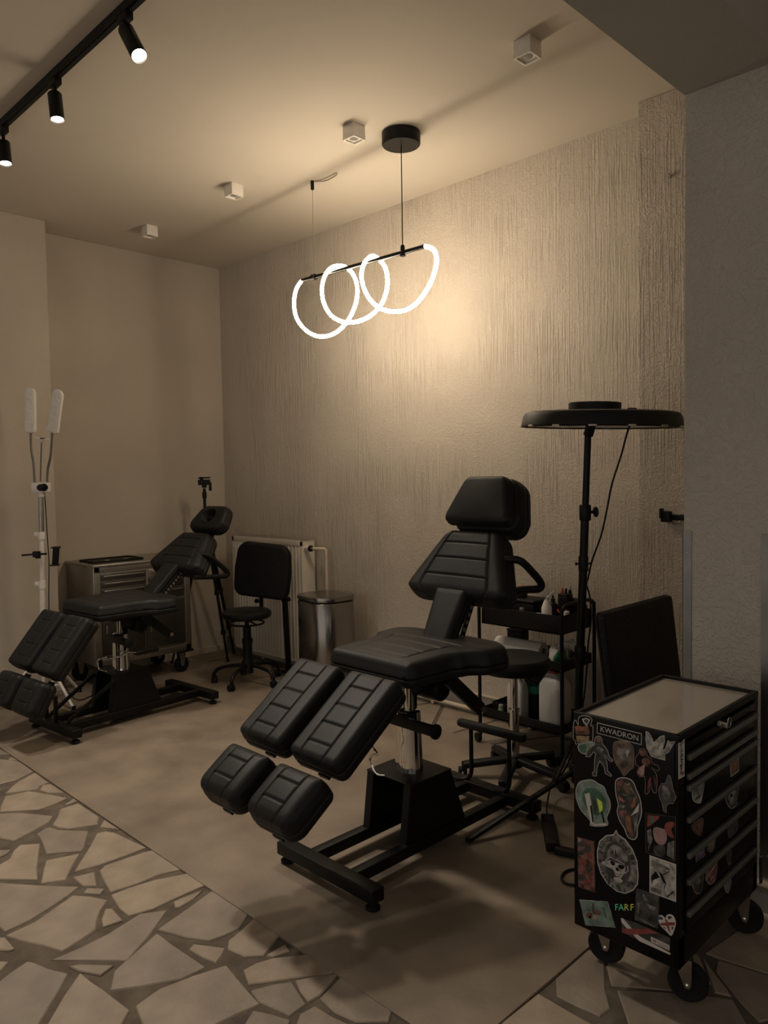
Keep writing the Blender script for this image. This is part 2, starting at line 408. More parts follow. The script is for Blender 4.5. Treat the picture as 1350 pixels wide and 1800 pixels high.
# the same paving outside the frame and in the strip behind the vinyl: irregular cells with mortar joints
def clip_half(poly, p, n):
    out = []
    for i in range(len(poly)):
        a, c = poly[i], poly[(i+1) % len(poly)]
        da = (a[0]-p[0])*n[0]+(a[1]-p[1])*n[1]; dc = (c[0]-p[0])*n[0]+(c[1]-p[1])*n[1]
        if da <= 0: out.append(a)
        if da*dc < 0:
            t = da/(da-dc); out.append((a[0]+(c[0]-a[0])*t, a[1]+(c[1]-a[1])*t))
    return out
def cells(x0, x1, y0, y1, step, seed, keep, gap=.012):
    rnd = random.Random(seed); sites = []
    nx, ny = max(1, round((x1-x0)/step)), max(1, round((y1-y0)/step))
    for i in range(nx):
        for j in range(ny):
            sites.append((x0+(i+rnd.uniform(.12, .88))*(x1-x0)/nx, y0+(j+rnd.uniform(.12, .88))*(y1-y0)/ny))
    for k, s in enumerate(sites):
        poly = [(x0, y0), (x1, y0), (x1, y1), (x0, y1)]
        for q in sites:
            d = (q[0]-s[0], q[1]-s[1]); l = math.hypot(*d)
            if q is s or l > step*3.2: continue
            n = (d[0]/l, d[1]/l); mid = ((s[0]+q[0])/2-n[0]*gap, (s[1]+q[1])/2-n[1]*gap)
            poly = clip_half(poly, mid, n)
            if len(poly) < 3: break
        if len(poly) < 3: continue
        for j, pc in enumerate(keep(poly)):
            if len(pc) >= 3 and abs(sum(pc[i][0]*pc[(i+1) % len(pc)][1]-pc[(i+1) % len(pc)][0]*pc[i][1] for i in range(len(pc)))) > .008: stone(pc, 1000+seed*500+k+j*77)
def edge(x0, y0, x1, y1, inside):
    """a line on the floor through two pixels, with its normal away from the pixel inside"""
    a, c, q = (at(x, y, 2, 0) for x, y in ((x0, y0), (x1, y1), inside))
    n = (c.y-a.y, a.x-c.x)
    if (q.x-a.x)*n[0]+(q.y-a.y)*n[1] > 0: n = (-n[0], -n[1])
    return (a.x, a.y), n
ELEFT, ERIGHT, EBOT = edge(-15, 1350, -15, 1850, (400, 1600)), edge(1384, 1650, 1384, 1850, (1000, 1700)), edge(100, 1834, 1200, 1834, (600, 1700))
def outside(e):
    """what of a cell lies beyond the traced paving: past the side edge, or under the bottom edge"""
    def f(poly):
        flip = lambda q: (q[0], (-q[1][0], -q[1][1]))
        side_ = clip_half(poly, *flip(e)); rest = clip_half(poly, *e)
        return [side_]+([clip_half(rest, *flip(EBOT))] if len(rest) >= 3 else [])
    return f
cells(.29, 5.6, -5.2, VY0-.006, .46, 1, outside(ELEFT))
cells(VX1+.006, 7.2, -5.2, -1.16, .46, 2, outside(ERIGHT))
cells(.03, 4.0, VY1+.006, -.03, .34, 3, lambda p: [p])
cells(.02, VX0-.006, -1.6, VY1, .3, 4, lambda p: [p])

# nail in the pilaster
b = MB(); b.lathe([(.006, 0), (.006, .006), (.012, .009), (.012, .016), (.006, .019)], (4.212, -.15, 2.986), beam_m, 12, (0, -1, 0))
tag(b.build('wall_plug'), 'small painted plug high on the scratched plaster pilaster', 'wall plug')

# ---------------------------------------------------------------- ceiling lights
for i, (x, lab) in enumerate(((3.976, 'white cube downlight nearest the dark beam'), (2.874, 'white cube downlight just left of the round black lamp canopy'),
                             (1.748, 'white cube downlight left of the small wire hook on the ceiling'), (.657, 'white cube downlight farthest from the beam, nearest the room corner'))):
    t = empty('cube_downlight', (x, -1.02, H), lab+', switched off', 'ceiling light', group='white cube downlights in a row on the ceiling')
    b = MB(); s = .043; hh = .074
    b.box((0, 0, -.032), (2*s, 2*s, .064), white, bev=.002)
    for sg in (-1, 1):
        b.box((sg*(s-.004), 0, -.069), (.008, 2*s, .010), white); b.box((0, sg*(s-.004), -.069), (2*s-.016, .008, .010), white)
    b.build('housing', t, 30)
    b = MB(); b.lathe([(.034, -.0615), (.034, -.0655), (.029, -.0665), (.025, -.064)], (0, 0, 0), white, 24); b.build('reflector', t)
    b = MB(); b.lathe([(.026, -.0615), (.024, -.066), (.012, -.0675), (.001, -.068)], (0, 0, 0), clear, 16); b.build('lens', t)

# pendant lamp
CAN = Vector((2.991, -.779, H)); HK = Vector((2.14, -.698, H))
t = empty('pendant_lamp', CAN, 'lit pendant lamp of three looping glowing tubes on a black rod', 'pendant lamp')
L_ = lambda p: Vector(p)-CAN
b = MB(); b.lathe([(.098, 0), (.105, -.004), (.105, -.062), (.100, -.068), (.012, -.068)], (0, 0, 0), blk, 40); b.build('canopy', t)
rodA, rodB = at(531, 493, 1, -.690), at(747, 433, 1, -.795)
rdir = (rodB-rodA).normalized()
def on_rod(p):
    k = (p-rodA).dot(rdir); return rodA+rdir*k
b = MB(); b.tube([L_(rodA), L_(rodB)], .0115, blkgloss, 14); b.build('rod', t)
j1, j2 = on_rod(Vector((CAN.x, CAN.y, 2.78))), on_rod(Vector((HK.x, HK.y, 2.80)))
b = MB(); b.tube([(0, 0, -.06), L_(j1)], .0028, blk, 8); b.build('cable', t)
b = MB(); b.tube([L_(HK-Vector((0, 0, .02))), L_(j2)], .0016, zinc, 6); b.build('suspension_wire', t)
b = MB(); b.lathe([(.011, 0), (.011, -.05), (.007, -.056)], L_(HK), blk, 14)
b.build('ceiling_hook', t)
b = MB(); b.lathe([(.009, .04), (.012, .032), (.012, -.004), (.016, -.012), (.016, -.02)], L_(j1), blk, 14)
b.build('rod_clamp', t)
b = MB(); b.lathe([(.019, -.017), (.019, .017)], L_(j2), blk, 16, rdir); b.build('rod_clamp', t)
wl = [HK+Vector((0, 0, -.004))]+[at(x, y, 2, H-.006) for x, y in ((566, 316), (585, 307), (592, 304), (590, 309), (572, 318))]+[HK+Vector((.006, .006, -.004))]
b = MB(); b.tube([L_(p) for p in spline(wl, 6)], .0022, zinc, 6); b.build('wire_loop', t)
TP = [(530, 494), (521, 508), (517, 530), (520, 555), (531, 575), (548, 588), (566, 591), (586, 584), (604, 566), (617, 542), (623, 516), (621, 492), (612, 474), (598, 467),
      (584, 472), (575, 487), (571, 510), (575, 535), (587, 555), (606, 566), (627, 567), (648, 558), (664, 539), (673, 515), (676, 490), (671, 466), (657, 450),
      (646, 459), (641, 475), (641, 491), (646, 510), (656, 528), (670, 541), (684, 547), (697, 548), (715, 545), (733, 532), (748, 513), (759, 492), (766, 470), (767, 452), (761, 438), (747, 433)]
OFF = [0, 0, 0, 0, .005, .01, .015, .02, .024, .024, .024, .02, .012, 0, -.012, -.02, -.024, -.024, -.024, -.024, -.02, -.005, .015, .024, .024, .02, 0, -.012, -.02, -.024, -.024, -.024, -.022, -.018, -.012, -.006] + [0]*7
pts = []
for (x, y), o in zip(TP, OFF):
    p = at(x, y, 1, -.745)
    # the tubes hang in the upright plane of the rod
    k = (p.x-rodA.x)/(rodB.x-rodA.x)
    p = at(x, y, 1, rodA.y+(rodB.y-rodA.y)*k); pts.append(L_(p)+Vector((0, o, 0)))
b = MB(); b.tube(spline(pts, 5), .0112, tube_m, 12); b.build('glowing_tube', t)

# track with three spotlights
TY = -2.39
b = MB()
b.box((0, 0, -.018), (4.0, .036, .036), blk, bev=.003); b.box((0, 0, -.037), (3.98, .012, .004), blkplas)
rail = b.build('track_rail', None, 0, (2.6, TY, H)); tag(rail, 'black ceiling track rail carrying three spotlights', 'track rail')
def spot(px, top, a, c, lab, power=1, cone=95):
    base = at(px, top, 1, TY); x = base.x
    t = empty('track_spotlight', (x, TY, H-.04), lab, 'spotlight', group='spotlights along the black track')
    A = at(*a, 1, TY); C_ = at(*c, 1, TY); O = Vector((x, TY, H-.04))
    b = MB(); b.box((0, 0, -.012), (.075, .034, .03), blkplas, bev=.003); b.build('adapter', t, 30)
    d = (C_-A).normalized(); hd = A-O
    b = MB(); b.tube([(0, 0, -.02), tuple(hd-d*.0+d*.015)], .009, blk, 12); b.build('stem', t)
    ln = (C_-A).length
    b = MB(); b.lathe([(.026, 0), (.031, .006), (.031, ln-.004), (.029, ln), (.027, ln-.012)], hd, blk, 28, d); b.build('head', t)
    b = MB(); b.lathe([(.0268, ln-.011), (.024, ln-.004), (.001, ln+.001)], hd, lens_m, 24, d); b.build('lens', t)
    li = bpy.data.lights.new('spot_beam', 'SPOT'); li.energy = SPOT_W*power; li.color = (1, .88, .74); li.spot_size = R(cone); li.spot_blend = .9; li.shadow_soft_size = .10
    lo = bpy.data.objects.new('spot_beam', li); COL.objects.link(lo); lo.parent = t
    lo.location = hd+d*(ln+.012); lo.rotation_euler = Vector((0, 0, -1)).rotation_difference(d).to_euler()
spot(219, 15, (221, 52), (245, 99), 'black tilted spotlight topmost in view on the ceiling track', .28, 70)
spot(96, 137, (96, 164), (101, 211), 'black upright spotlight in the middle of the three on the track')
spot(5, 222, (6, 249), (10, 288), 'black spotlight on the track farthest from the camera, at the left edge')

# ---------------------------------------------------------------- upholstery
def cushion(o, ex, ey, en, L, wf, T, mt, name, parent, Rr=.028, rc=.035, seams=(), cross=(), g=.0055, crown=.006, nu=34, nv=40, bulge=.005, rc2=None, hole=None, world=False):
    """padded block: o = middle of the lower edge of its back face, ex across, ey along its length, en out of its front;
    wf(t) half-width along the length; seams (u, t0, t1) run along it, cross (t, u0, u1) run across it"""
    o, ex, ey, en = (Vector(q) for q in (o, ex, ey, en))
    tv = sorted(set([round(.5-.5*math.cos(PI*i/nv), 5) for i in range(nv+1)]+[round(c[0]+d, 5) for c in cross for d in (-.014/L, -.009/L, -.0045/L, 0, .0045/L, .009/L, .014/L)]))
    uu = sorted(set([round(-math.cos(PI*i/nu), 5) for i in range(nu+1)]+[round(s_[0]+d, 5) for s_ in seams for d in (-.11, -.07, -.034, 0, .034, .07, .11)]))
    rc2 = rc2 or rc
    def half(t):
        w = wf(t); d0, d1 = t*L, (1-t)*L
        if d0 < rc: w -= rc-math.sqrt(max(0, rc*rc-(rc-d0)**2))
        if d1 < rc2: w -= rc2-math.sqrt(max(0, rc2*rc2-(rc2-d1)**2))
        return max(w, .004)
    vs = []; nU = len(uu); nV = len(tv)
    for t in tv:
        w = half(t); ev = min(t, 1-t)*L
        for u in uu:
            e = min((1-abs(u))*w, ev)
            z = T
            if e < Rr: z -= Rr-math.sqrt(max(0, Rr*Rr-(Rr-e)**2))
            z += crown*(1-u*u)*4*t*(1-t)
            for (us, t0, t1) in seams:
                if t0-.001 <= t <= t1+.001: z -= g*math.exp(-((u-us)*w/.0040)**2)
            for (tc_, u0, u1) in cross:
                if u0 <= u <= u1: z -= g*math.exp(-((t-tc_)*L/.0040)**2)
            vs.append((u*w, t*L, z))
    idx = lambda i, j: i*nU+j
    fs = [(idx(i, j), idx(i, j+1), idx(i+1, j+1), idx(i+1, j)) for i in range(nV-1) for j in range(nU-1)]
    ring = [idx(0, j) for j in range(nU)]+[idx(i, nU-1) for i in range(1, nV)]+[idx(nV-1, j) for j in range(nU-2, -1, -1)]+[idx(i, 0) for i in range(nV-2, 0, -1)]
    k = len(ring); P2 = [Vector((vs[i][0], vs[i][1], 0)) for i in ring]
    nor = []
    for i in range(k):
        tg = Vector()
        for st in (1, 2, 3): tg += P2[(i+st) % k]-P2[i-st]
        n = Vector((tg.y, -tg.x, 0)); nor.append(n.normalized() if n.length > 1e-9 else Vector())
    prev = ring; zb = T-Rr
    for (fz, off) in ((.86, bulge*.7), (.66, bulge), (.60, bulge*.5), (.575, -.001), (.55, bulge*.5), (.48, bulge), (.2, bulge*.6), (.05, -.004), (0, -.016)):
        st = len(vs)
        for i in range(k):
            p = P2[i]+nor[i]*off; vs.append((p.x, p.y, zb*fz))
        fs += [(prev[i], st+i, st+(i+1) % k, prev[(i+1) % k]) for i in range(k)]
        prev = list(range(st, st+k))
    fs.append(tuple(reversed(prev)))
    if hole:   # oval face opening: sink the top into a well
        (hu, ht, ra, rb, dp) = hole
        nv_ = []
        for v in vs:
            q = ((v[0]-hu)/ra)**2+((v[1]-ht*L)/rb)**2
            if v[2] > T*.6 and q < 1.2:
                s_ = min(1, max(0, (1.2-q)/.45)); nv_.append((v[0], v[1], v[2]-dp*s_*s_*(3-2*s_)))
            else: nv_.append(v)
        vs = nv_
    mb = MB(); mb.add([o+ex*v[0]+ey*v[1]+en*v[2] for v in vs], fs, mt)
    ob = mb.build(name, parent, 50)
    if world: ob.location = -parent.location
    return ob
XV = Vector((1, 0, 0))
def along(a, c):
    """axes of a pad in the side plane: a, c = (y, z) of its lower and upper front edge middle"""
    d = Vector((0, c[0]-a[0], c[1]-a[1])); L = d.length; d.normalize()
    return d, Vector((0, -d.z, d.y)), L
def pw(pts):
    def f(t):
        for (a, va), (c, vc) in zip(pts, pts[1:]):
            if t <= c:
                s_ = (t-a)/(c-a); s_ = s_*s_*(3-2*s_) if len(pts) > 3 else s_
                return va+(vc-va)*s_
        return pts[-1][1]
    return f

def tattoo_chair(loc, rz, label, q):
    t = empty('treatment_chair', loc, label, 'treatment chair', rz, 'black treatment chairs')
    # base
    b = MB(); zc = .060
    for y in (-.50, .49): b.box((0, y, zc), (.55, .06, .05), blk, bev=.004)
    for x in (-.115, .115): b.box((x, -.005, zc), (.045, .95, .045), blk, bev=.004)
    b.build('base_frame', t, 30)
    for x in (-.245, .245):
        for y in (-.50, .49):
            b = MB(); b.lathe([(.02, 0), (.026, .004), (.027, .012), (.018, .02), (.008, .022), (.008, .04)], (x, y, 0), rubber, 20); b.build('levelling_foot', t)
    b = MB(); z0, z1 = .0825, .31
    for x in (-.122, .122):
        b.prism([(x-.003, -.195, z0), (x-.003, .165, z0), (x-.003, .075, z1), (x-.003, -.165, z1)], (.006, 0, 0), blk)
        s_ = -1 if x > 0 else 1
        b.prism([(x, -.197, z0), (x+s_*.035, -.197, z0), (x+s_*.035, -.167, z1), (x, -.167, z1)], (0, .006, 0), blk)
    b.box((0, -.045, z1+.002), (.256, .246, .006), blk, bev=.002)
    b.prism([(-.12, .163, z0), (.12, .163, z0), (.12, .073, z1), (-.12, .073, z1)], (0, .005, 0), blk)
    b.build('plinth', t, 30)
    zs = q['seat'][1]-.10
    top = q['col']
    b = MB(); b.lathe([(.066, .315), (.064, .33), (.056, top), (.05, top+.004)], (0, -.045, 0), chrome, 40, sy=.8); b.build('column_shroud', t)
    b = MB(); b.lathe([(.019, .32), (.019, zs-.03)], (.015, -.055, 0), chrome, 20)
    b.build('lifting_column', t)
    b = MB(); b.box((-.02, -.01, .34+(zs-.37)/2), (.045, .04, zs-.37), blk, bev=.004); b.build('guide_post', t)
    b = MB(); b.box((0, .02, zs-.016), (.26, .36, .03), blk, bev=.004)
    b.box((.03, .0, zs-.06), (.10, .12, .07), blkplas, bev=.02)
    b.lathe([(.045, -.06), (.05, -.04), (.05, .05), (.04, .06)], (.055, .05, zs-.085), blkplas, 20, (1, 0, 0)); b.build('seat_mount', t, 30)
    if q['kind'] == 'front':
        b = MB(); b.tube(spline([(-.025, -.165, .316), (-.05, -.19, .325), (-.072, -.20, .375), (-.055, -.205, .40), (-.02, -.21, .418), (-.045, -.21, .44), (-.055, -.215, .475), (-.085, -.22, .487)], 5), .005, chrome, 8)
        b.box((-.078, -.222, .462), (.014, .012, .05), chrome, bev=.004); b.build('pump_pedal', t)
    else:
        b = MB(); b.tube(spline([(.0, -.15, .315), (.0, -.20, .34), (.02, -.215, .40), (.06, -.2, .425), (.12, -.17, .425), (.17, -.14, .44), (.19, -.1, .46), (.21, -.04, .45)], 5), .007, chrome, 8)
        b.build('pump_pedal', t)
        b = MB(); b.box((.19, .02, .445), (.06, .16, .03), blk, bev=.01); b.build('foot_lever', t)
        for (p0, p1) in (((-.10, -.49, .09), (-.13, -.165, .285)), ((.10, -.47, .09), (.13, -.165, .285))):
            b = MB(); b.bar(p0, p1, .018, .018, blk); b.build('diagonal_brace', t)
        for x in (-.1, .02):
            b = MB(); b.box((x, -.50, .16), (.018, .02, .16), blk); b.build('upright_bar', t)
    # leg-rest rod with a round end
    zr = q['rod']
    b = MB(); b.bar((-.06, -.105, zr), (.20, -.115, zr+.002), .022, .042, blk, bev=.003); b.build('leg_rest_rod', t)
    b = MB(); b.lathe([(.024, 0), (.030, .004), (.030, .014), (.024, .018)], (.20, -.11, zr), rubber, 20, (1, 0, 0)); b.build('rod_cap', t)
    # seat
    sy, sz = q['seat']
    cushion((0, sy, sz-.10), (1, 0, 0), (0, 1, .0), (0, 0, 1), .56, pw([(0, .232), (.38, .238), (.52, .262), (.66, .318), (.84, .33), (1, .285)]), .10, leather, 'seat', t,
            Rr=.034, rc=.035, rc2=.11, seams=((-.62, .10, .62), (.62, .10, .62)), cross=((.14, -.6, .6), (.30, -.6, .6), (.46, -.6, .6), (.62, -.6, .6)), g=.005, crown=.012, bulge=.007)
    # support arms under the seat
    for x in (-.17, .195):
        a, c = q['arms']
        b = MB(); b.bar((x, a[0], a[1]), (x, c[0], c[1]), .026, .055, blk, bev=.004)
        b.lathe([(.012, -.02), (.012, .02)], (x, c[0], c[1]+.002), zinc, 14, (1, 0, 0)); b.build('support_arm', t, 30)
    # leg pads, foot pads
    for key, nm, cr, T, top_rc in (('up', 'leg_pad', (.16, .37, .58, .80), .098, .03), ('low', 'foot_pad', (.33, .70), .105, .03)):
        a, c = q[key]; ey, en, L = along(a, c)
        for sg in (-1, 1):
            w = .129 if key == 'up' else .122
            cx = sg*(.026+w)
            o = Vector((cx, a[0], a[1]))-en*T
            cushion(o, XV, ey, en, L, pw([(0, w-.002), (1, w)]), T, leather, nm, t, Rr=.024 if key == 'up' else .034, rc=.03 if key == 'up' else .05, rc2=top_rc,
                    seams=((-.47, 0, 1), (.47, 0, 1)), cross=tuple((z, -.47, .47) for z in cr), g=.0048, crown=.004 if key == 'up' else .010, bulge=.004)
            b = MB(); p0 = Vector((cx, c[0], c[1]))-en*(T+.012)+ey*.02; p1 = Vector((cx, a[0], a[1]))-en*(T+.012)-ey*.0
            b.bar(p0, p1, .05, .016, blk); b.build('pad_bracket', t)
    # backrest with its narrow neck
    n0, n1, bt = q['neck'], q['back'][0], q['back'][1]
    ey, en, L = along(n1, bt); T = .115
    cushion(Vector((0, n1[0], n1[1]))-en*T, XV, ey, en, L, pw([(0, .272), (.10, .286), (1, .152)]), T, leather, 'backrest', t, Rr=.04, rc=.06, rc2=.05,
            seams=((-.68, .0, 1), (.68, .0, 1)), cross=((.28, -.68, .68), (.53, -.68, .68), (.77, -.68, .68)), g=.006, crown=.012, bulge=.008)
    ey2, en2, L2 = along(n0, n1)
    cushion(Vector((0, n0[0], n0[1]))-en2*.07-ey2*.02, XV, ey2, en2, L2+.05, pw([(0, .068), (1, .084)]), .075, leather, 'backrest_neck', t, Rr=.014, rc=.012, crown=.003, nu=14, nv=14)
    b = MB(); p = Vector((0, n0[0], n0[1]))-en2*.085
    b.bar(p-ey2*.06, p+ey2*(L2+.2), .09, .02, blk, up=en2); b.build('back_frame', t)
    b = MB(); p0 = Vector((.10, n0[0]+.05, n0[1]-.02)); p1 = p0+Vector((0, .13, .24)) if q['kind'] == 'front' else p0+Vector((0, .16, .15))
    for i in range(9):
        c = p0.lerp(p1, i/8); b.lathe([(.010, -.004), (.010, .004)], c, zinc, 10, (1, 0, 0))
    b.bar(p0, p1, .006, .028, blk); b.build('ratchet_strut', t, 30)
    # armrest loop behind the back
    pts = [Vector(p) for p in q['loop']]
    b = MB(); b.tube(spline(pts, 6), .017, blk, 12); b.build('armrest_loop', t)
    # headrest
    h0, h1 = q['head']; ey, en, L = along(h0, h1)
    if q['kind'] == 'front':
        T = .062
        cushion(Vector((0, h0[0], h0[1]))-en*T, XV, ey, en, L, pw([(0, .186), (.2, .180), (1, .118)]), T, leather, 'head_cushion', t, Rr=.026, rc=.035, rc2=.04, crown=.014, bulge=.004)
        o = Vector((.012, h0[0], h0[1]))-en*(T+.115)-ey*.02
        cushion(o, XV, ey, en, L+.035, pw([(0, .172), (.3, .182), (1, .125)]), .115, leather, 'face_cradle', t, Rr=.03, rc=.05, rc2=.06, crown=.002, bulge=.006)
        # pressed emblem on the cushion: a small desk-like outline of raised strokes
        b = MB(); c0 = Vector((0, h0[0], h0[1]))+ey*(L*.50)+en*.010
        def st(x0, y0, x1, y1): b.bar(c0+XV*x0+ey*y0, c0+XV*x1+ey*y1, .004, .004, leather, up=en)
        for s_ in ((-.035, -.02, .05, -.02), (-.03, -.008, .045, -.008), (-.02, -.02, .005, .045), (.01, .022, .035, .022), (.01, .008, .035, .008), (.01, .008, .01, .035), (-.05, -.032, .06, -.032), (.035, .008, .035, .022)): st(*s_)
        b.build('pressed_emblem', t)
    else:
        T = .085
        cushion(Vector((0, h0[0], h0[1]))-en*T, XV, ey, en, L, pw([(0, .172), (.3, .185), (1, .135)]), T, leather, 'headrest', t, Rr=.03, rc=.05, rc2=.06, crown=.008, bulge=.006, hole=(0, .50, .064, .058, .06), nu=48, nv=48)
    b = MB(); p = Vector((0, h0[0], h0[1]))-en*.10
    b.bar(p-ey*.10, p+ey*.10, .05, .02, blk, up=en); b.build('headrest_bracket', t)
    return t
CH1 = tattoo_chair((3.755, -1.55, 0), 0, 'large black leather treatment chair in the foreground with split leg rests, back raised', dict(
    kind='front', seat=(-.275, .835), up=((-.705, .584), (-.39, .812)), low=((-.903, .440), (-.735, .556)), neck=(.122, .835), back=((.225, 1.015), (.392, 1.295)),
    head=((.395, 1.325), (.494, 1.537)), rod=.535, col=.565, arms=((-.015, .725), (.192, .552)), loop=((.19, .36, 1.17), (.255, .395, 1.165), (.267, .47, 1.11), (.268, .535, 1.055), (.266, .525, 1.030), (.262, .44, 1.036), (.255, .34, 1.04))))
b = MB(); b.tube([(-.17, .49, .346), (-.155, .49, .348), (.19, .49, .354), (.206, .49, .354)], [.017, .021, .021, .017], rubber, 16)
fr = b.build('footrest_grip', CH1)
for x, dx in ((-.098, -.03), (.122, -.03)):
    b = MB(); b.tube(spline([(x, .49, .34), (x, .49, .20), (x, .49, .13), (x+dx*.3, .485, .10), (x+dx, .47, .085), (x+dx*2, .45, .083)], 5), .0105, blk, 10); b.build('footrest_upright', CH1)
CH2 = tattoo_chair((1.2, -1.566, 0), R(4.8), 'reclined black leather treatment chair at the left with a round face hole in its headrest', dict(
    kind='back', seat=(-.315, .782), up=((-.655, .443), (-.41, .738)), low=((-.79, .232), (-.69, .407)), neck=(.17, .785), back=((.335, .945), (.570, 1.174)),
    head=((.612, 1.186), (.745, 1.352)), rod=.52, col=.545, arms=((.0, .68), (.20, .52)), loop=((.19, .43, 1.03), (.25, .475, 1.02), (.267, .56, .95), (.268, .625, .888), (.266, .60, .868), (.262, .48, .874), (.255, .36, .885))))

# ---------------------------------------------------------------- radiator, pipe, bin
RX0, RX1, RY, RZ0, RZ1 = .33, 1.285, -.155, .085, 1.045
t = empty('radiator', ((RX0+RX1)/2, -.09, RZ0), 'cream ribbed panel radiator on the scratched plaster wall beside the steel bin', 'radiator')
def at_local(t, p): return Vector(p)-t.location
def framed(t):
    off = t.location.copy()
    class O(MB):
        def build(s, name, parent=None, smooth=40, loc=None):
            s.v = [(v[0]-off.x, v[1]-off.y, v[2]-off.z) for v in s.v]
            return MB.build(s, name, parent or t, smooth, loc)
    return O
F = framed(t)
b = F(); n = 22; xs = RX1-RX0-.05; prof = []
for i in range(n):
    x0 = RX0+.025+xs*i/n; w = xs/n
    prof += [(x0, RY+.009), (x0+w*.22, RY), (x0+w*.62, RY), (x0+w*.84, RY+.009)]
prof.append((RX1-.025, RY+.009))
za, zb = RZ0+.03, RZ1-.05; vs = []
for (x, y) in prof: vs += [(x, y+.006, za-.012), (x, y, za), (x, y, zb), (x, y+.006, zb+.012)]
b.add(vs, [(i*4+j, i*4+j+1, i*4+5+j, i*4+4+j) for i in range(len(prof)-1) for j in range(3)], enamel)
b.box(((RX0+RX1)/2, RY+.004, RZ0+.010), (RX1-RX0, .010, .022), enamel, bev=.002); b.box(((RX0+RX1)/2, RY+.004, RZ1-.020), (RX1-RX0, .010, .042), enamel, bev=.002)
for x in (RX0+.013, RX1-.013): b.box((x, RY+.004, (RZ0+RZ1)/2), (.026, .010, RZ1-RZ0), enamel, bev=.002)
b.build('front_panel')
for x in (RX0+.003, RX1-.003): b = F(); b.box((x, RY+.066, (RZ0+RZ1)/2), (.006, .116, RZ1-RZ0-.004), enamel, bev=.001); b.build('side_panel')
b = F(); b.box(((RX0+RX1)/2, RY+.066, RZ1-.003), (RX1-RX0, .116, .006), enamel)
for i in range(30): b.box((RX0+.03+(RX1-RX0-.06)*i/29, RY+.066, RZ1+.001), (.012, .09, .003), skirt_m)
b.build('top_grille')
b = F(); b.box(((RX0+RX1)/2, RY+.10, (RZ0+RZ1)/2), (RX1-RX0-.02, .012, RZ1-RZ0-.04), enamel)
for x in (RX0+.2, RX1-.2): b.box((x, -.026, (RZ0+RZ1)/2), (.03, .05, .8), zinc)
b.build('rear_panel')
b = F(); b.lathe([(.012, 0), (.012, .02), (.022, .022), (.024, .055), (.020, .06)], (RX1, RY+.03, RZ1-.055), enamel, 18, (1, 0, 0))
b.lathe([(.024, 0), (.024, .014)], (RX1+.06, RY+.03, RZ1-.055), blkplas, 18, (1, 0, 0)); b.lathe([(.012, 0), (.012, .03)], (RX1+.074, RY+.03, RZ1-.055), zinc, 12, (1, 0, 0)); b.build('thermostat_valve')
b = F(); b.tube(spline([(RX1+.09, RY+.03, RZ1-.055), (RX1+.15, RY+.05, RZ1-.055), (RX1+.178, -.075, RZ1-.062), (RX1+.185, -.07, RZ1-.12), (RX1+.185, -.07, .5), (RX1+.185, -.07, .06)], 6), .013, pipe_m, 12)
b.lathe([(.017, 0), (.017, .02)], (RX1+.185, -.07, .58), pipe_m, 12); b.build('supply_pipe')
b = MB(); b.tube([(.35, -.048, .032), (2.6, -.048, .032), (4.70, -.048, .032)], .014, pipe_m, 12)
for x in (.6, 1.6, 2.52, 3.3, 4.1):
    b.box((x, -.035, .024), (.022, .05, .044), pipe_m, bev=.004); b.bar((x, -.04, .04), (x+.012, -.052, .062), .012, .006, pipe_m)
tag(b.build('heating_pipe'), 'cream heating pipe running along the foot of the scratched plaster wall', 'pipe')

t = empty('waste_bin', (1.74, -.315, 0), 'tall smoked steel waste bin with rounded corners standing beside the radiator', 'waste bin', R(-3))
def rrect(w, d, r, n=6):
    out = []
    for (cx, cy, a0) in ((w/2-r, d/2-r, 0), (-w/2+r, d/2-r, 90), (-w/2+r, -d/2+r, 180), (w/2-r, -d/2+r, 270)):
        for i in range(n+1):
            a = R(a0+90*i/n); out.append((cx+r*math.cos(a), cy+r*math.sin(a)))
    return out
def loft(mb, secs, mt, cap=True):
    k = len(secs[0]); vs = [p for s_ in secs for p in s_]
    fs = [(i*k+j, i*k+(j+1) % k, (i+1)*k+(j+1) % k, (i+1)*k+j) for i in range(len(secs)-1) for j in range(k)]
    if cap: fs += [tuple(range(k-1, -1, -1)), tuple((len(secs)-1)*k+j for j in range(k))]
    mb.add(vs, fs, mt)
def rl(w, d, r, z): return [(x, y, z) for x, y in rrect(w, d, r)]
b = MB(); loft(b, [rl(.375, .33, 0.115, .015), rl(.38, .335, 0.118, .02), rl(.38, .335, 0.118, .652), rl(.376, .331, 0.116, .655)], binm); b.build('bin_body', t)
b = MB(); loft(b, [rl(.37, .325, 0.115, .655), rl(.37, .325, 0.115, .668)], blkplas); b.build('seal_band', t)
b = MB(); loft(b, [rl(.385, .34, 0.12, .668), rl(.387, .342, 0.121, .685), rl(.380, .336, 0.118, .697), rl(.30, .26, .06, .701), rl(.1, .09, .02, .702)], binm); b.build('lid', t)
b = MB(); loft(b, [rl(.36, .315, .07, 0), rl(.36, .315, .07, .016)], blkplas); b.box((0, -.175, .03), (.14, .05, .014), blkplas, bev=.004); b.build('base_ring', t)

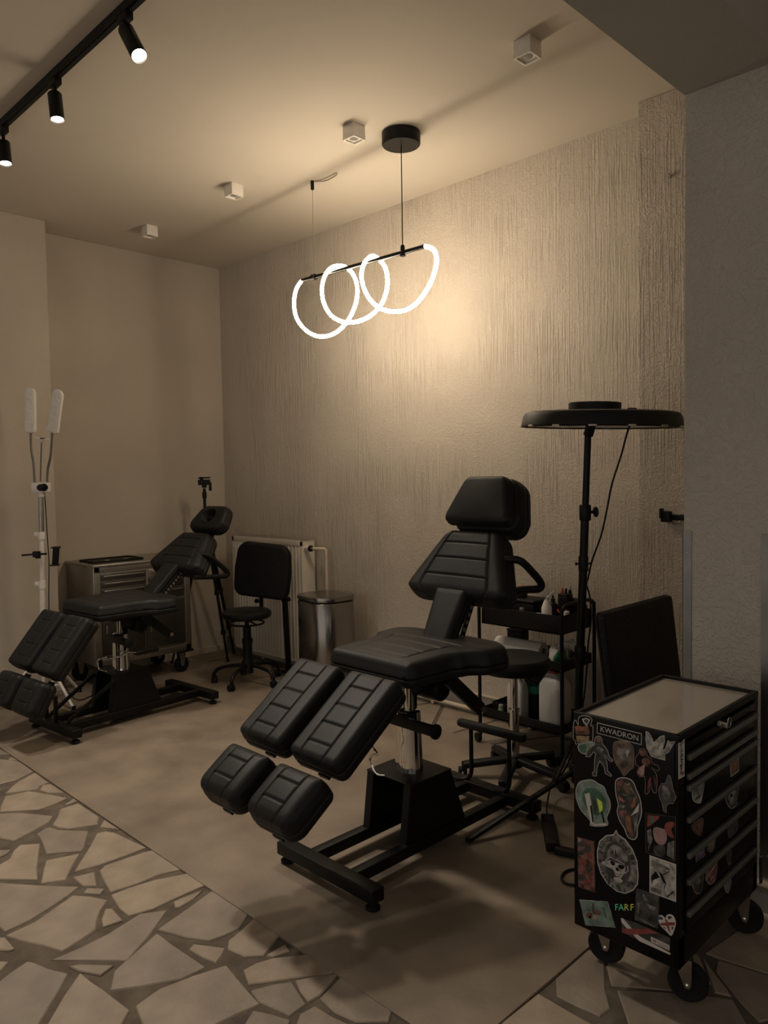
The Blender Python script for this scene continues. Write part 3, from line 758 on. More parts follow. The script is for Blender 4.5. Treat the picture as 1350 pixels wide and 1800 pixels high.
# ---------------------------------------------------------------- stools
def star_base(t, r, n, a0, hub_r, arm_m, hz=.075, flat=False):
    for i in range(n):
        a = a0+2*PI*i/n; dx, dy = math.cos(a), math.sin(a)
        b = MB()
        if flat:
            b.bar((dx*.02, dy*.02, hz+.045), (dx*r, dy*r, hz+.012), .05, .034, arm_m, bev=.012)
        else:
            b.tube(spline([(dx*.02, dy*.02, hz+.06), (dx*r*.5, dy*r*.5, hz+.055), (dx*r*.86, dy*r*.86, hz+.035), (dx*r, dy*r, hz+.0), (dx*r, dy*r, hz-.02)], 5), .0135, arm_m, 10)
        b.build('base_arm', t)
        ca = a+1.1+i*1.7; ox, oy = math.cos(ca), math.sin(ca)
        c = (dx*r-ox*.010, dy*r-oy*.010, .026)
        cs = bpy.data.objects.new('caster', None); COL.objects.link(cs); cs.parent = t
        b = MB(); b.lathe([(.006, 0), (.006, .05)], (dx*r, dy*r, .032), blkplas, 8); b.box((c[0], c[1], .040), (.03, .03, .022), blkplas, bev=.008); b.build('caster_stem', cs)
        for s_ in (-1, 1):
            b = MB(); b.lathe([(.016, -.009), (.0255, -.007), (.0255, .007), (.016, .009)], (c[0]-oy*.013*s_, c[1]+ox*.013*s_, .0258), rubber, 18, (-oy, ox, 0)); b.build('caster_wheel', cs)
t = empty('office_stool', (1.13, -.575, 0), 'black stool with round seat and quilted backrest standing before the radiator', 'stool')
star_base(t, .255, 5, R(-62), .03, blk)
b = MB(); b.lathe([(.040, .075), (.040, .11), (.036, .115), (.036, .30), (.040, .302), (.040, .335), (.030, .337), (.030, .42), (.016, .42), (.016, .49)], (0, 0, 0), blkplas, 24); b.build('column_cover', t)
b = MB(); b.lathe([(.10, .488), (.165, .492), (.182, .505), (.186, .522), (.182, .538), (.165, .549), (.10, .554), (.01, .556)], (0, 0, 0), leather, 40); b.build('seat', t)
b = MB(); b.tube([(.128*math.cos(2*PI*i/36), .128*math.sin(2*PI*i/36), .452) for i in range(36)], .007, blk, 8, closed=True)
for i in range(2): b.tube([(-.128+.256*i, 0, .452), (0, 0, .475)], .006, blk, 8)
b.build('ring_lever', t)
b = MB(); b.bar((-.01, .02, .478), (-.075, .19, .478), .05, .012, blk); b.bar((-.075, .19, .475), (-.072, .19, .80), .036, .012, blk, up=(0, 1, 0))
b.build('back_bar', t)
b = MB(); b.lathe([(.007, 0), (.007, .03), (.018, .032), (.018, .05)], (-.093, .19, .58), blkplas, 12, (-1, 0, 0)); b.build('clamp_knob', t)
ba = R(32); bx = Vector((math.cos(ba), math.sin(ba), -.10)).normalized(); bn = Vector((math.sin(ba), -math.cos(ba), 0)); bz = bn.cross(bx)
if bz.z < 0: bz = -bz
bk = cushion(Vector((-.055, .185, .622)), bx, bz, bn, .415, pw([(0, .218), (.5, .226), (1, .205)]), .055, leather2, 'backrest', t, Rr=.02, rc=.07, rc2=.08, crown=.006)
CT = Vector((3.67, -.728, 0))
t = empty('round_stool', CT, 'round black stool on a chrome column between the foreground chair and the trolley', 'stool')
star_base(t, .262, 5, R(-67), .03, blkplas, hz=.052, flat=True)
b = MB(); b.lathe([(.038, .06), (.036, .115), (.026, .12)], (0, 0, 0), blkplas, 24); b.build('hub', t)
b = MB(); b.lathe([(.024, .11), (.024, .34), (.027, .342), (.027, .355)], (0, 0, 0), chrome, 24); b.build('outer_column', t)
b = MB(); b.lathe([(.019, .35), (.019, .555)], (0, 0, 0), chrome, 24); b.build('inner_column', t)
b = MB(); b.lathe([(.06, .545), (.165, .55), (.178, .565), (.185, .585), (.182, .606), (.168, .622), (.10, .628), (.01, .63)], (0, 0, 0), leather, 44); b.build('seat', t)
b = MB(); b.box((0, 0, .545), (.16, .16, .012), blk); b.bar((.05, -.02, .538), (.19, -.08, .53), .012, .006, blk); b.build('seat_plate', t)

# ---------------------------------------------------------------- stands by the corner
t = empty('phone_tripod', (.42, -.47, 0), 'black tripod with a phone holder behind the reclined treatment chair', 'tripod')
F = framed(t); apex = Vector((.42, -.47, 1.22))
for nm, ft in (('a', (.446, -.305, .01)), ('b', (.235, -.10, .01)), ('c', (.15, -.655, .01))):
    ft = Vector(ft)
    b = F(); m_ = apex.lerp(ft, .52); m2 = apex.lerp(ft, .8)
    b.bar(apex, m_, .024, .024, blk); b.bar(m_, m2, .019, .019, blk); b.bar(m2, ft, .014, .014, blk)
    for q in (.52, .8): b.box(apex.lerp(ft, q), (.034, .034, .04), blkplas, bev=.006)
    b.lathe([(.012, 0), (.013, .02)], (ft.x, ft.y, 0), rubber, 12); b.build('leg')
b = F(); b.lathe([(.03, -.04), (.035, -.03), (.035, .03), (.02, .05)], apex, blkplas, 20); b.build('hub')
b = F(); b.cyl(apex+Vector((0, 0, .04)), apex+Vector((0, 0, .24)), .012, blk, 14); b.lathe([(.018, 0), (.018, .05)], apex+Vector((0, 0, .16)), blkplas, 14); b.build('centre_column')
b = F(); c = apex+Vector((0, 0, .27)); d = Vector((.7, .7, 0))
b.box(c, (.035, .03, .05), blkplas, bev=.006); b.bar(c-d*.05+Vector((0, 0, .02)), c+d*.05+Vector((0, 0, .02)), .02, .045, blkplas, bev=.004)
b.bar(c-d*.045+Vector((0, 0, .055)), c+d*.05+Vector((0, 0, .058)), .03, .012, blkplas, bev=.003); b.bar(c-d*.02+Vector((0, 0, .04)), c-d*.02+Vector((0, 0, .065)), .02, .02, blkplas)
b.bar(c+d*.05+Vector((0, 0, -.05)), c+d*.05+Vector((0, 0, .02)), .018, .02, blkplas, bev=.004); b.build('phone_holder')
t = empty('accessory_stand', (1.20, -.245, 0), 'slim black stand pole rising behind the quilted stool in front of the radiator', 'stand')
F = framed(t)
b = F(); b.bar((1.20, -.245, .02), (1.17, -.245, .60), .036, .030, blk, bev=.003); b.build('lower_pole')
b = F(); b.bar((1.17, -.245, .58), (1.155, -.245, .95), .024, .020, blk, bev=.003); b.build('upper_pole')
for z, x in ((.60, 1.168), (.86, 1.158)):
    b = F(); b.box((x, -.245, z), (.045, .04, .05), blkplas, bev=.006); b.lathe([(.006, 0), (.006, .03), (.018, .032), (.016, .05)], (x+.02, -.245, z), blkplas, 12, (1, -.2, 0)); b.build('clamp_knob')
b = F(); b.bar((1.158, -.26, .90), (1.158, -.26, .97), .03, .02, blkplas, bev=.006); b.lathe([(.008, -.02), (.022, -.018), (.022, .018), (.008, .02)], (1.165, -.25, .935), blkplas, 14, (1, 0, 0)); b.build('top_joint')
for a in (70, 190, 310):
    b = F(); b.bar((1.20, -.245, .03), (1.20+.16*math.cos(R(a)), -.245+.085*math.sin(R(a)), .012), .03, .022, blk, bev=.003); b.build('foot')

# white lamp stand
LB = Vector((.505, -1.845, 0)); LT = at(72, 868, 1, -1.845)
t = empty('lamp_stand', LB, 'white tripod lamp stand with two upright light bars beside the left wall corner', 'lamp stand')
F = framed(t)
lp = lambda z: LB.lerp(LT, z/LT.z)
b = F(); b.cyl(lp(.25), lp(.86), .0185, white, 18); b.build('lower_pole')
b = F(); b.cyl(lp(.85), lp(1.16), .0160, white, 18); b.cyl(lp(1.15), lp(1.43), .0165, steel, 18); b.build('upper_pole')
for z in (.83, 1.17):
    b = F(); c = lp(z); b.lathe([(.023, -.025), (.024, .025)], c, white, 16); b.bar(c, c+Vector((-.035, -.035, .012)), .022, .028, white, bev=.005); b.build('pole_clamp')
for a, lr in ((12, .335), (106, .30), (258, .30)):
    d = Vector((math.cos(R(a)), math.sin(R(a)), 0)); b = F()
    b.cyl(lp(.34)+d*.02, LB+d*lr+Vector((0, 0, .012)), .010, white, 12); b.cyl(lp(.12)+d*.0, lp(.34).lerp(LB+d*lr, .55), .007, white, 10)
    b.lathe([(.013, 0), (.014, .03)], LB+d*lr, blkplas, 12); b.build('leg')
b = F(); b.lathe([(.026, -.03), (.026, .03)], lp(.34), white, 16); b.cyl(lp(.10), lp(.33), .012, white, 12); b.build('hub')
bxc = at(72, 857, 1, -1.85); ex = Vector((.70, .70, .02)).normalized(); ey_ = Vector((0, 0, 1)); en_ = ex.cross(ey_)
b = F(); b.box(bxc, (.115, .05, .066), white, (ex, -en_, ey_), bev=.005); b.lathe([(.020, -.06), (.020, -.03)], bxc, white, 16); b.build('control_box')
b = F(); b.lathe([(.024, .02), (.022, .055), (.016, .06)], bxc+ex*.018, blkplas, 20, en_); b.lathe([(.026, .02), (.026, .03)], bxc+ex*.032, blkplas, 20, en_); b.build('dial_knob')
def lightbar(p0, p1, w, lab, gl):
    b0, b1 = at(*p0, 1, -1.87), at(*p1, 1, -1.87); d = (b1-b0); L = d.length; d.normalize()
    x = d.cross(en_).normalized(); o = b0
    bar = cushion(o-en_*.012, x if x.dot(ex) > 0 else -x, d, en_, L, pw([(0, w), (1, w)]), .026, white, 'light_bar', t, Rr=.006, rc=.018, rc2=.036, crown=.003, nu=16, nv=24, bulge=.001, world=True)
    xx = x if x.dot(ex) > 0 else -x
    b = F()
    for (a, c, k) in gl:   # raised lettering strokes, read along the bar
        b.bar(o+xx*a[0]*w+d*a[1]*L+en_*.016, o+xx*c[0]*w+d*c[1]*L+en_*.016, .006, .005, white, up=en_, bev=.0015)
    b.build('raised_lettering')
    b = F()
    b.box(o-xx*(w+.006)+d*.018+en_*.0, (.014, .02, .022), white, (xx, en_, d), bev=.003); b.build('end_clip')
def arc(cx, cy, rx, ry, a0, a1, n=8):
    P = [(cx+rx*math.cos(R(a0+(a1-a0)*i/n)), cy+ry*math.sin(R(a0+(a1-a0)*i/n))) for i in range(n+1)]
    return [(P[i], P[i+1], 0) for i in range(n)]
g1 = arc(.1, .66, .5, .085, 0, 360, 14)+arc(.1, .82, .5, .05, 100, 280)+arc(.1, .86, .4, .04, -80, 100)+arc(.2, .50, .5, .06, 60, 300)+[((-.4, .42, 0), (.6, .36, 0), 0), ((-.4, .31, 0), (.6, .33, 0), 0)]+arc(.3, .17, .4, .05, -90, 180)
g2 = arc(0, .24, .5, .04, 180, 360)+[((-.4, .36, 0), (.5, .36, 0), 0), ((-.4, .42, 0), (-.4, .56, 0), 0), ((.0, .42, 0), (.0, .55, 0), 0), ((.45, .42, 0), (.45, .56, 0), 0), ((-.4, .49, 0), (.45, .49, 0), 0), ((-.4, .64, 0), (.5, .62, 0), 0), ((-.4, .68, 0), (.5, .66, 0), 0), ((-.3, .76, 0), (.5, .88, 0), 0), ((.5, .72, 0), (.1, .80, 0), 0)]
lightbar((54, 761), (53, 682), .037, '', g1); lightbar((93, 761), (103, 685), .035, '', g2)
for P in (((54, 760), (55, 790), (59, 815), (61, 848)), ((92, 760), (89, 800), (84, 825), (83, 848))):
    b = F(); b.tube(spline([at(x, y, 1, -1.865) for x, y in P], 6), .0078, grey, 10); b.build('gooseneck')
b = F(); b.tube(spline([at(x, y, 1, -1.86) for x, y in ((71, 846), (72, 810), (73, 778))], 5), .005, grey, 8); b.lathe([(.009, -.005), (.009, .012)], at(73, 776, 1, -1.86), white, 12); b.build('holder_stem')
b = F(); c = at(74, 773, 1, -1.86); b.bar(c-ex*.045+Vector((0, 0, .018)), c, .026, .008, white, bev=.002); b.bar(c, c+ex*.06, .026, .008, white, bev=.002); b.box(c+Vector((0, 0, .008)), (.028, .028, .008), blkplas, bev=.003); b.build('small_tray')
b = F(); b.tube(spline([at(x, y, 1, -1.81) for x, y in ((78, 866), (80, 890), (83, 940), (86, 985), (86, 1020), (86, 1060), (88, 1100))]+[Vector((.60, -1.78, .25)), Vector((.66, -1.70, .03)), Vector((.60, -1.55, .006)), Vector((.50, -1.50, .006))], 5), .0035, blkplas, 8); b.build('cable')
t = empty('phone_clamp', lp(1.0), 'black phone holder clamped to the white lamp stand', 'phone holder')
F = framed(t); c = lp(1.02)+Vector((.0, 0, 0))
c = at(74, 972, 1, -1.83)+en_*.085
b = F(); b.lathe([(.021, -.02), (.026, -.018), (.026, .018), (.021, .02)], c, blkplas, 18); b.bar(c-ex*.10+Vector((0, 0, -.004)), c-ex*.01, .018, .012, blkplas, bev=.004); b.bar(c, c+ex*.07, .016, .014, blkplas, bev=.004)
b.lathe([(.004, -.03), (.018, -.028), (.018, -.022)], c+ex*.01, blkplas, 12); b.build('clamp_arm')
p0, p1 = at(97, 993, 1, -1.80), at(99, 962, 1, -1.80)
b = F(); b.bar(p0, p1, .042, .014, blkplas, up=en_, bev=.003); b.build('back_plate')
for p in (p0, p1):
    b = F(); b.bar(p-ex*.022, p+ex*.028, .02, .012, blkplas, bev=.003); b.bar(p+en_*.004, p+en_*.03, .05, .010, blkplas, bev=.003); b.build('jaw')

# steel roller cabinet by the left wall, black tray on it
t = empty('steel_cabinet', (.27, -1.07, 0), 'stainless steel roller cabinet with drawers against the left wall behind the reclined chair', 'cabinet')
F = framed(t); x0, x1, y0, y1, z0, z1 = .022, .505, -1.46, -.68, .175, .905
b = F(); b.box(((x0+x1)/2, (y0+y1)/2, (z0+z1)/2), (x1-x0-.02, y1-y0, z1-z0), steel, bev=.004)
for y in (y0+.02, y1-.02): b.box((x1-.006, y, (z0+z1)/2), (.012, .05, z1-z0), steel, bev=.003)
b.box((x1-.006, (y0+y1)/2, z0+.025), (.012, y1-y0, .05), steel, bev=.003); b.box((x1-.006, (y0+y1)/2, z1-.02), (.012, y1-y0, .04), steel, bev=.003); b.build('cabinet_body', None, 30)
b = F(); b.box(((x0+x1)/2+.004, (y0+y1)/2, z1+.009), (x1-x0+.015, y1-y0+.02, .02), steel, bev=.005); b.build('worktop')
def drawer(ya, yb, za, zb, slats, mt):
    f = F(); f.box((x1-.006, (ya+yb)/2, (za+zb)/2), (.014, yb-ya-.006, zb-za-.006), mt, bev=.002); d = f.build('drawer_front' if slats != 'door' else 'door')
    h = F()
    if slats == 'door': h.bar((x1+.012, ya+.03, (za+zb)/2-.05), (x1+.012, ya+.03, (za+zb)/2+.05), .012, .012, steel, bev=.003)
    else:
        h.bar((x1+.006, ya+.02, zb-.02), (x1+.006, yb-.02, zb-.02), .018, .010, steel, up=(0, 0, 1), bev=.002)
    o = h.build('drawer_handle', d)
ym = y0+.42
for za, zb in ((.80, .855), (.745, .80), (.69, .745), (.615, .69)): drawer(y0+.05, ym-.01, za, zb, 'slat', steeld)
drawer(ym+.01, y1-.05, .79, .855, 'label', steel)
for za, zb in ((.70, .79), (.615, .70)): drawer(ym+.01, y1-.05, za, zb, 'slat', steeld)
drawer(y0+.05, ym-.03, .245, .60, 'door', steeld); drawer(ym-.02, y1-.05, .245, .60, 'door', steeld)
for x, y in ((.455, -.745), (.455, -1.405), (.08, -.745), (.08, -1.405)):
    cs = bpy.data.objects.new('caster', None); COL.objects.link(cs); cs.parent = t
    b = F(); b.box((x, y, .168), (.075, .09, .014), blkplas, bev=.003)
    for s_ in (-1, 1): b.prism([(x+s_*.022, y-.03, .162), (x+s_*.022, y+.03, .162), (x+s_*.022, y+.012, .05), (x+s_*.022, y-.012, .05)], (s_*.003, 0, 0), zinc)
    b.lathe([(.008, -.028), (.008, .028)], (x, y, .062), zinc, 10, (1, 0, 0))
    b.build('fork', cs)
    b = F(); b.lathe([(.03, -.016), (.056, -.016), (.062, -.009), (.062, .009), (.056, .016), (.03, .016)], (x, y, .062), rubber, 28, (1, 0, 0)); b.build('wheel', cs)
    if x > .3 and y > -1: b = F(); b.box((x+.03, y+.02, .172), (.05, .13, .018), blkplas, bev=.004); b.build('brake_pedal', cs)
b = MB(); pl = [at(x, y, 2, .926) for x, y in ((150, 989), (175, 981), (216, 978), (239, 984), (200, 990), (172, 992))]
c = Vector((.29, -1.22, .924)); ang = R(90)
ux, uy = Vector((0, 1, 0)), Vector((-1, 0, 0))
t2 = empty('flat_tray', c, 'flat black tray lying on the stainless steel cabinet', 'tray')
b = MB(); b.box((0, 0, .004), (.24, .40, .008), blkplas, bev=.003)
for (dx, dy, sx, sy) in ((.117, 0, .008, .40), (-.117, 0, .008, .40), (0, .197, .24, .008), (0, -.197, .24, .008)): b.box((dx, dy, .010), (sx, sy, .014), blkplas, bev=.002)
b.build('tray_body', t2)
for dy in (-.06, .09): b = MB(); b.lathe([(.02, .009), (.018, .014), (.001, .015)], (.05, dy, 0), zinc, 16); b.build('fixing_disc', t2)

# ---------------------------------------------------------------- trolley and the things on it
TX0, TX1, TY0, TY1 = 3.22, 3.762, -.432, -.105
t = empty('utility_trolley', ((TX0+TX1)/2, (TY0+TY1)/2, 0), 'black three-tier metal trolley against the scratched plaster wall, full of supplies', 'trolley')
F = framed(t)
def tray(za, zb, nm):
    b = F(); b.box(((TX0+TX1)/2, (TY0+TY1)/2, za+.003), (TX1-TX0-.02, TY1-TY0-.02, .006), blk)
    for y in (TY0+.012, TY1-.012): b.box(((TX0+TX1)/2, y, (za+zb)/2), (TX1-TX0-.02, .004, zb-za), blk, bev=.001)
    for x in (TX0+.012, TX1-.012): b.box((x, (TY0+TY1)/2, (za+zb)/2), (.004, TY1-TY0-.02, zb-za), blk, bev=.001)
    b.build(nm, None, 30)
tray(.69, .79, 'top_tray'); tray(.49, .545, 'middle_tray'); tray(.155, .208, 'bottom_tray')
for x in (TX0, TX1):
    b = F()
    up = .845 if x == TX1 else .80
    if x == TX1: b.tube(spline([(x, TY0, .06), (x, TY0, .45), (x, TY0, .79), (x, TY0+.012, .825), (x, TY0+.05, .845), (x, (TY0+TY1)/2, .848), (x, TY1-.05, .845), (x, TY1-.012, .825), (x, TY1, .79), (x, TY1, .45), (x, TY1, .06)], 5), .0105, blk, 10); b.build('handle_frame')
    else:
        for y in (TY0, TY1): b = F(); b.cyl((x, y, .06), (x, y, .80), .0105, blk, 10); b.build('leg')
for x in (TX0, TX1):
    for y in (TY0, TY1):
        cs = bpy.data.objects.new('caster', None); COL.objects.link(cs); cs.parent = t
        ox = -.016
        b = F(); b.lathe([(.012, 0), (.012, .022)], (x, y, .05), blkplas, 12); b.box((x+ox*.5, y, .048), (.03, .026, .016), blkplas, bev=.004); b.build('caster_stem', cs)
        b = F(); b.lathe([(.02, -.011), (.027, -.009), (.027, .009), (.02, .011)], (x+ox, y, .0272), rubber, 20, (.3, .95, 0)); b.build('caster_wheel', cs)
def on(px, y, z): p = at(px, 1080, 1, y); return Vector((p.x, y, z))
# top tray
c = on(961, -.375, .6975)
t = empty('squeeze_bottle', c, 'white squeeze bottle with a bent spout at the front of the trolley top', 'bottle')
b = MB(); b.lathe([(.026, 0), (.028, .004), (.028, .118), (.026, .124), (.012, .1625), (.010, .136)], (0, 0, 0), white, 28); b.build('bottle_body', t)
b = MB(); b.lathe([(.013, .1625), (.013, .15), (.007, .156), (.005, .162)], (0, 0, 0), hdpe, 18); b.tube(spline([(0, 0, .158), (0, .002, .172), (.012, .012, .184), (.02, .02, .198), (.034, .034, .2)], 5), [.0045]*20+[.003], hdpe, 8); b.build('spout', t)
c = on(972, -.30, .6975)
t = empty('ink_bottle', c, 'slim black dropper bottle right behind the white squeeze bottle on the trolley', 'bottle')
b = MB(); b.lathe([(.02, 0), (.022, .004), (.022, .125), (.018, .135), (.01, .14)], (0, 0, 0), blkplas, 20); b.build('bottle_body', t)
b = MB(); b.lathe([(.011, .138), (.011, .158), (.006, .162), (.004, .178)], (0, 0, 0), blkplas, 14); b.build('nozzle', t)
c = on(993, -.22, .6975)
t = empty('clip_box', c, 'black box with red clips standing at the back of the trolley top', 'box')
b = MB(); b.box((0, 0, .09), (.06, .05, .18), blkplas, bev=.006); b.build('case', t)
for dx, m_ in ((-.015, redp), (.008, blkplas)):
    b = MB(); b.lathe([(.006, .178), (.007, .19), (.006, .205), (.002, .21)], (dx, 0, 0), m_, 12); b.build('clip', t)
b = MB(); b.tube(spline([(-.03, -.028, .09), (-.01, -.04, .078), (.02, -.04, .083), (.03, -.03, .095)], 5), .005, redp, 8); b.build('red_cable', t)
c = on(1009, -.17, .6975)
t = empty('tool_holder', c, 'small black holder with a knob at the rear right of the trolley top', 'holder')
b = MB(); b.box((0, 0, .075), (.10, .05, .15), blkplas, bev=.006); b.build('case', t)
b = MB(); b.lathe([(.012, .148), (.016, .16), (.010, .18), (.006, .195)], (-.025, 0, 0), blkplas, 14); b.tube([(-.025, 0, .19), (-.02, 0, .215)], .003, zinc, 6); b.build('nozzle', t)
b = MB(); b.lathe([(.008, 0), (.016, .006), (.016, .022), (.01, .028)], (.05, 0, .11), blkplas, 14, (1, 0, 0)); b.build('knob', t)
c = on(929, -.22, .6975)
t = empty('storage_caddy', c, 'low black caddy with a lid behind the foreground backrest on the trolley top', 'caddy')
b = MB(); b.box((0, 0, .055), (.17, .15, .11), blkplas, bev=.008); b.build('caddy_body', t)
b = MB(); b.box((0, 0, .121), (.18, .16, .02), blkplas, bev=.009); b.build('lid', t)
t = empty('amber_bottle', Vector((c.x-.045, c.y, .8275)), 'small amber bottle on top of the black caddy by the armrest loop', 'bottle')
b = MB(); b.lathe([(.03, 0), (.032, .004), (.032, .03), (.02, .045)], (0, 0, 0), blkplas, 18); b.build('bottle_base', t)
b = MB(); b.lathe([(.015, .044), (.017, .05), (.014, .068), (.002, .072)], (0, 0, 0), amber, 14); b.build('amber_cap', t)
for px, y, nm, lab, m_, r_, h_ in ((917, -.39, 'glass_jar', 'narrow clear jar at the left front of the trolley top', clear, .016, .105), (945, -.385, 'clear_cup', 'small frosted cup left of the white squeeze bottle', hdpe, .020, .085),
                        (972, -.385, 'paper_cup', 'short cream cup right of the white squeeze bottle', paper, .022, .075), (996, -.31, 'cream_jar', 'small pale jar beneath the trolley handle', paper, .018, .10)):
    c = on(px, y, .6975); t = empty(nm, c, lab, 'jar' if 'jar' in nm else 'cup')
    b = MB(); b.lathe([(r_*.9, 0), (r_, .003), (r_, h_-.02), (r_*.9, h_-.016)], (0, 0, 0), m_, 20); b.build('body', t)
    b = MB(); b.lathe([(r_*.8, h_-.018), (r_*.84, h_-.012), (r_*.84, h_-.002), (r_*.6, h_)], (0, 0, 0), white if m_ is not clear else zinc, 18); b.build('rim', t)
# middle tray: paper roll, plastic bag
p0, p1 = Vector((3.27, -.30, .497)), Vector((3.60, -.275, .497))
p0 = on(876, -.27, .5465); p1 = on(955, -.27, .5465)
t = empty('paper_roll', (p0+p1)/2, 'white couch paper roll lying on the middle tier of the trolley', 'paper roll')
F = framed(t); d = (p1-p0); L = d.length; r_ = .0495
b = F(); b.lathe([(.019, .0), (r_, .0), (r_, L), (.019, L), (.019, L-.06)], p0, paper, 36, d); b.build('paper')
b = F(); b.lathe([(.0195, L-.059), (.0195, L+.001), (.016, L+.001), (.016, L-.059)], p0, skirt_m, 24, d); b.build('cardboard_core')
def blob(mb, c, rx, ry, rz, mt, seed, n=14, amp=.18):
    rnd = random.Random(seed); ph = [rnd.uniform(0, 6.28) for _ in range(6)]
    vs = []; k = n*2
    for i in range(n+1):
        a = PI*i/n
        for j in range(k):
            q = 2*PI*j/k
            f = 1+amp*(math.sin(3*q+ph[0]+2*a)*.5+math.sin(5*q+ph[1]-3*a)*.3+math.sin(4*a+ph[2]+q)*.4)
            z = math.cos(a)*rz*f
            vs.append((c[0]+math.sin(a)*math.cos(q)*rx*f, c[1]+math.sin(a)*math.sin(q)*ry*f, max(c[2]+z, c[2]-rz*.72)))
    mb.add(vs, [(i*k+j, i*k+(j+1) % k, (i+1)*k+(j+1) % k, (i+1)*k+j) for i in range(n) for j in range(k)], mt)
c = on(980, -.31, .4975)
t = empty('refill_bag', c, 'crumpled white and green plastic bag at the right end of the middle tier', 'bag')
F = framed(t)
b = F(); blob(b, (c.x, c.y, .546), .046, .062, .060, white, 3); b.build('white_film', None, 60)
b = F(); blob(b, (c.x+.026, c.y-.012, .540), .026, .055, .05, green, 5, amp=.12); b.build('green_print', None, 60)
t = empty('wipes_pouch', (3.665, -.192, .4975), 'rumpled pale wipes pouch behind the green and white bag on the trolley', 'pouch')
b = MB(); blob(b, (0, 0, .052), .055, .045, .066, paper, 11, amp=.14); b.build('pouch_film', t, 60)
b = MB(); b.box((0, -.01, .104), (.05, .06, .012), white, bev=.004); b.build('flap', t)
# bottom tray: jerrycan, white flask, lime bottle, dark bowl, box
def jug(c, w, d, h, lab, cap, nm):
    t = empty(nm, c, lab, 'canister')
    def sec(fx, fy, z): return [(x, y, z) for x, y in rrect(w*fx, d*fy, min(w*fx, d*fy)*.22, 4)]
    b = MB(); loft(b, [sec(.94, .94, 0), sec(1, 1, h*.02), sec(1, 1, h*.70), sec(.96, .96, h*.76), sec(.72, .72, h*.86), sec(.46, .46, h*.91), sec(.40, .40, h*.95)], hdpe); b.build('canister_body', t)
    b = MB(); b.lathe([(w*.15, h*.94), (w*.16, h*.95), (w*.16, h*1.0), (w*.14, h*1.005)], (0, 0, 0), cap, 20); b.build('cap', t)
    b = MB(); b.tube(spline([(-w*.36, 0, h*.74), (-w*.34, 0, h*.88), (-w*.16, 0, h*.93)], 5), w*.07, hdpe, 10); b.build('grip', t)
c = Vector((3.662, -.342, .1625)); jug(c, .145, .13, .315, 'large milky canister with a red cap at the right end of the bottom tier', redp, 'milky_canister')
c = on(909, -.36, .1625); jug(c, .105, .08, .245, 'white handled flask behind the chrome stool column on the bottom tier', white, 'white_flask')
c = on(879, -.395, .1625); t = empty('lime_bottle', c, 'small lime green bottle at the left front of the bottom tier', 'bottle')
b = MB(); b.lathe([(.014, 0), (.016, .003), (.016, .045), (.012, .052)], (0, 0, 0), lime, 18); b.build('bottle_body', t)
b = MB(); b.lathe([(.0135, .05), (.0135, .07), (.01, .073)], (0, 0, 0), clear, 14); b.build('neck', t)
c = Vector((3.30, -.168, .4975)); t = empty('storage_box', c, 'plain black box standing behind the paper roll on the middle tier', 'box')
b = MB(); b.box((0, 0, .06), (.10, .08, .12), blkplas, bev=.005); b.build('box_body', t)
b = MB(); b.box((0, 0, .1265), (.105, .085, .012), blkplas, bev=.003); b.build('lid', t)
c = Vector((3.318, -.29, .1625)); t = empty('storage_box', c, 'low open black box at the left end of the bottom tier', 'box')
b = MB(); b.box((0, 0, .0042), (.13, .14, .006), blkplas)
for (dx, dy, sx, sy) in ((.063, 0, .004, .14), (-.063, 0, .004, .14), (0, .068, .13, .004), (0, -.068, .13, .004)): b.box((dx, dy, .034), (sx, sy, .066), blkplas, bev=.001)
b.build('box_body', t)
c = on(938, -.25, .1625); t = empty('dark_canister', c, 'dark canister with a green lid and bowl on the trolley bottom tier', 'canister')
b = MB(); b.lathe([(.05, 0), (.055, .005), (.055, .13), (.05, .14)], (0, 0, 0), blkplas, 26); b.build('canister_body', t)
b = MB(); b.lathe([(.056, .14), (.058, .145), (.058, .18), (.05, .186)], (0, 0, 0), green, 26); b.build('green_lid', t)
b = MB(); b.lathe([(.03, .187), (.055, .2), (.078, .235), (.075, .236), (.05, .205), (.01, .195)], (0, 0, 0), bowl_m, 28); b.build('bowl', t)

# ---------------------------------------------------------------- ring lamp on its stand
PB = Vector((4.075, -.83, 0)); PT = at(1034, 752, 1, -.83)
t = empty('ring_lamp', PB, 'large black round lamp on a tripod stand beside the trolley, switched off', 'floor lamp')
F = framed(t); lp = lambda z: PB.lerp(PT, z/PT.z)
b = F(); b.cyl(lp(.12), lp(1.36), .0185, blk, 20); b.build('lower_pole')
b = F(); b.cyl(lp(1.35), lp(1.72), .0150, blk, 20); b.build('upper_pole')
for z in (1.36, .72, 1.13):
    b = F(); c = lp(z); r_ = .024 if z != 1.13 else .02
    b.lathe([(r_, -.035), (r_+.002, -.03), (r_+.002, .03), (r_, .035)], c, blkplas, 18)
    if z > 1.2: b.lathe([(.007, .02), (.007, .035), (.022, .04), (.024, .05), (.018, .056)], c, blkplas, 16, (.7, .7, .05))
    elif z < .8: b.lathe([(.008, .02), (.008, .03), (.02, .035), (.02, .05)], c, blkplas, 16, (-.7, -.7, 0))
    else:
        for s_ in (-1, 1): b.lathe([(.004, .015), (.004, .028), (.008, .03), (.008, .036)], c, blkplas, 10, (.7*s_, .7*s_, 0))
    b.build('pole_clamp')
RC = at(1056, 744, 1, -.83); RC.z = 1.765
nz = Vector((.045, -.012, 1)).normalized()   # the disc leans a little
b = F(); b.lathe([(.150, .030), (.30, .036), (.325, .030), (.334, .016), (.342, -.026), (.336, -.032), (.328, -.030), (.318, -.022), (.16, -.018), (.150, -.016), (.150, .030)], RC, blkplas, 72, nz); b.build('lamp_ring')
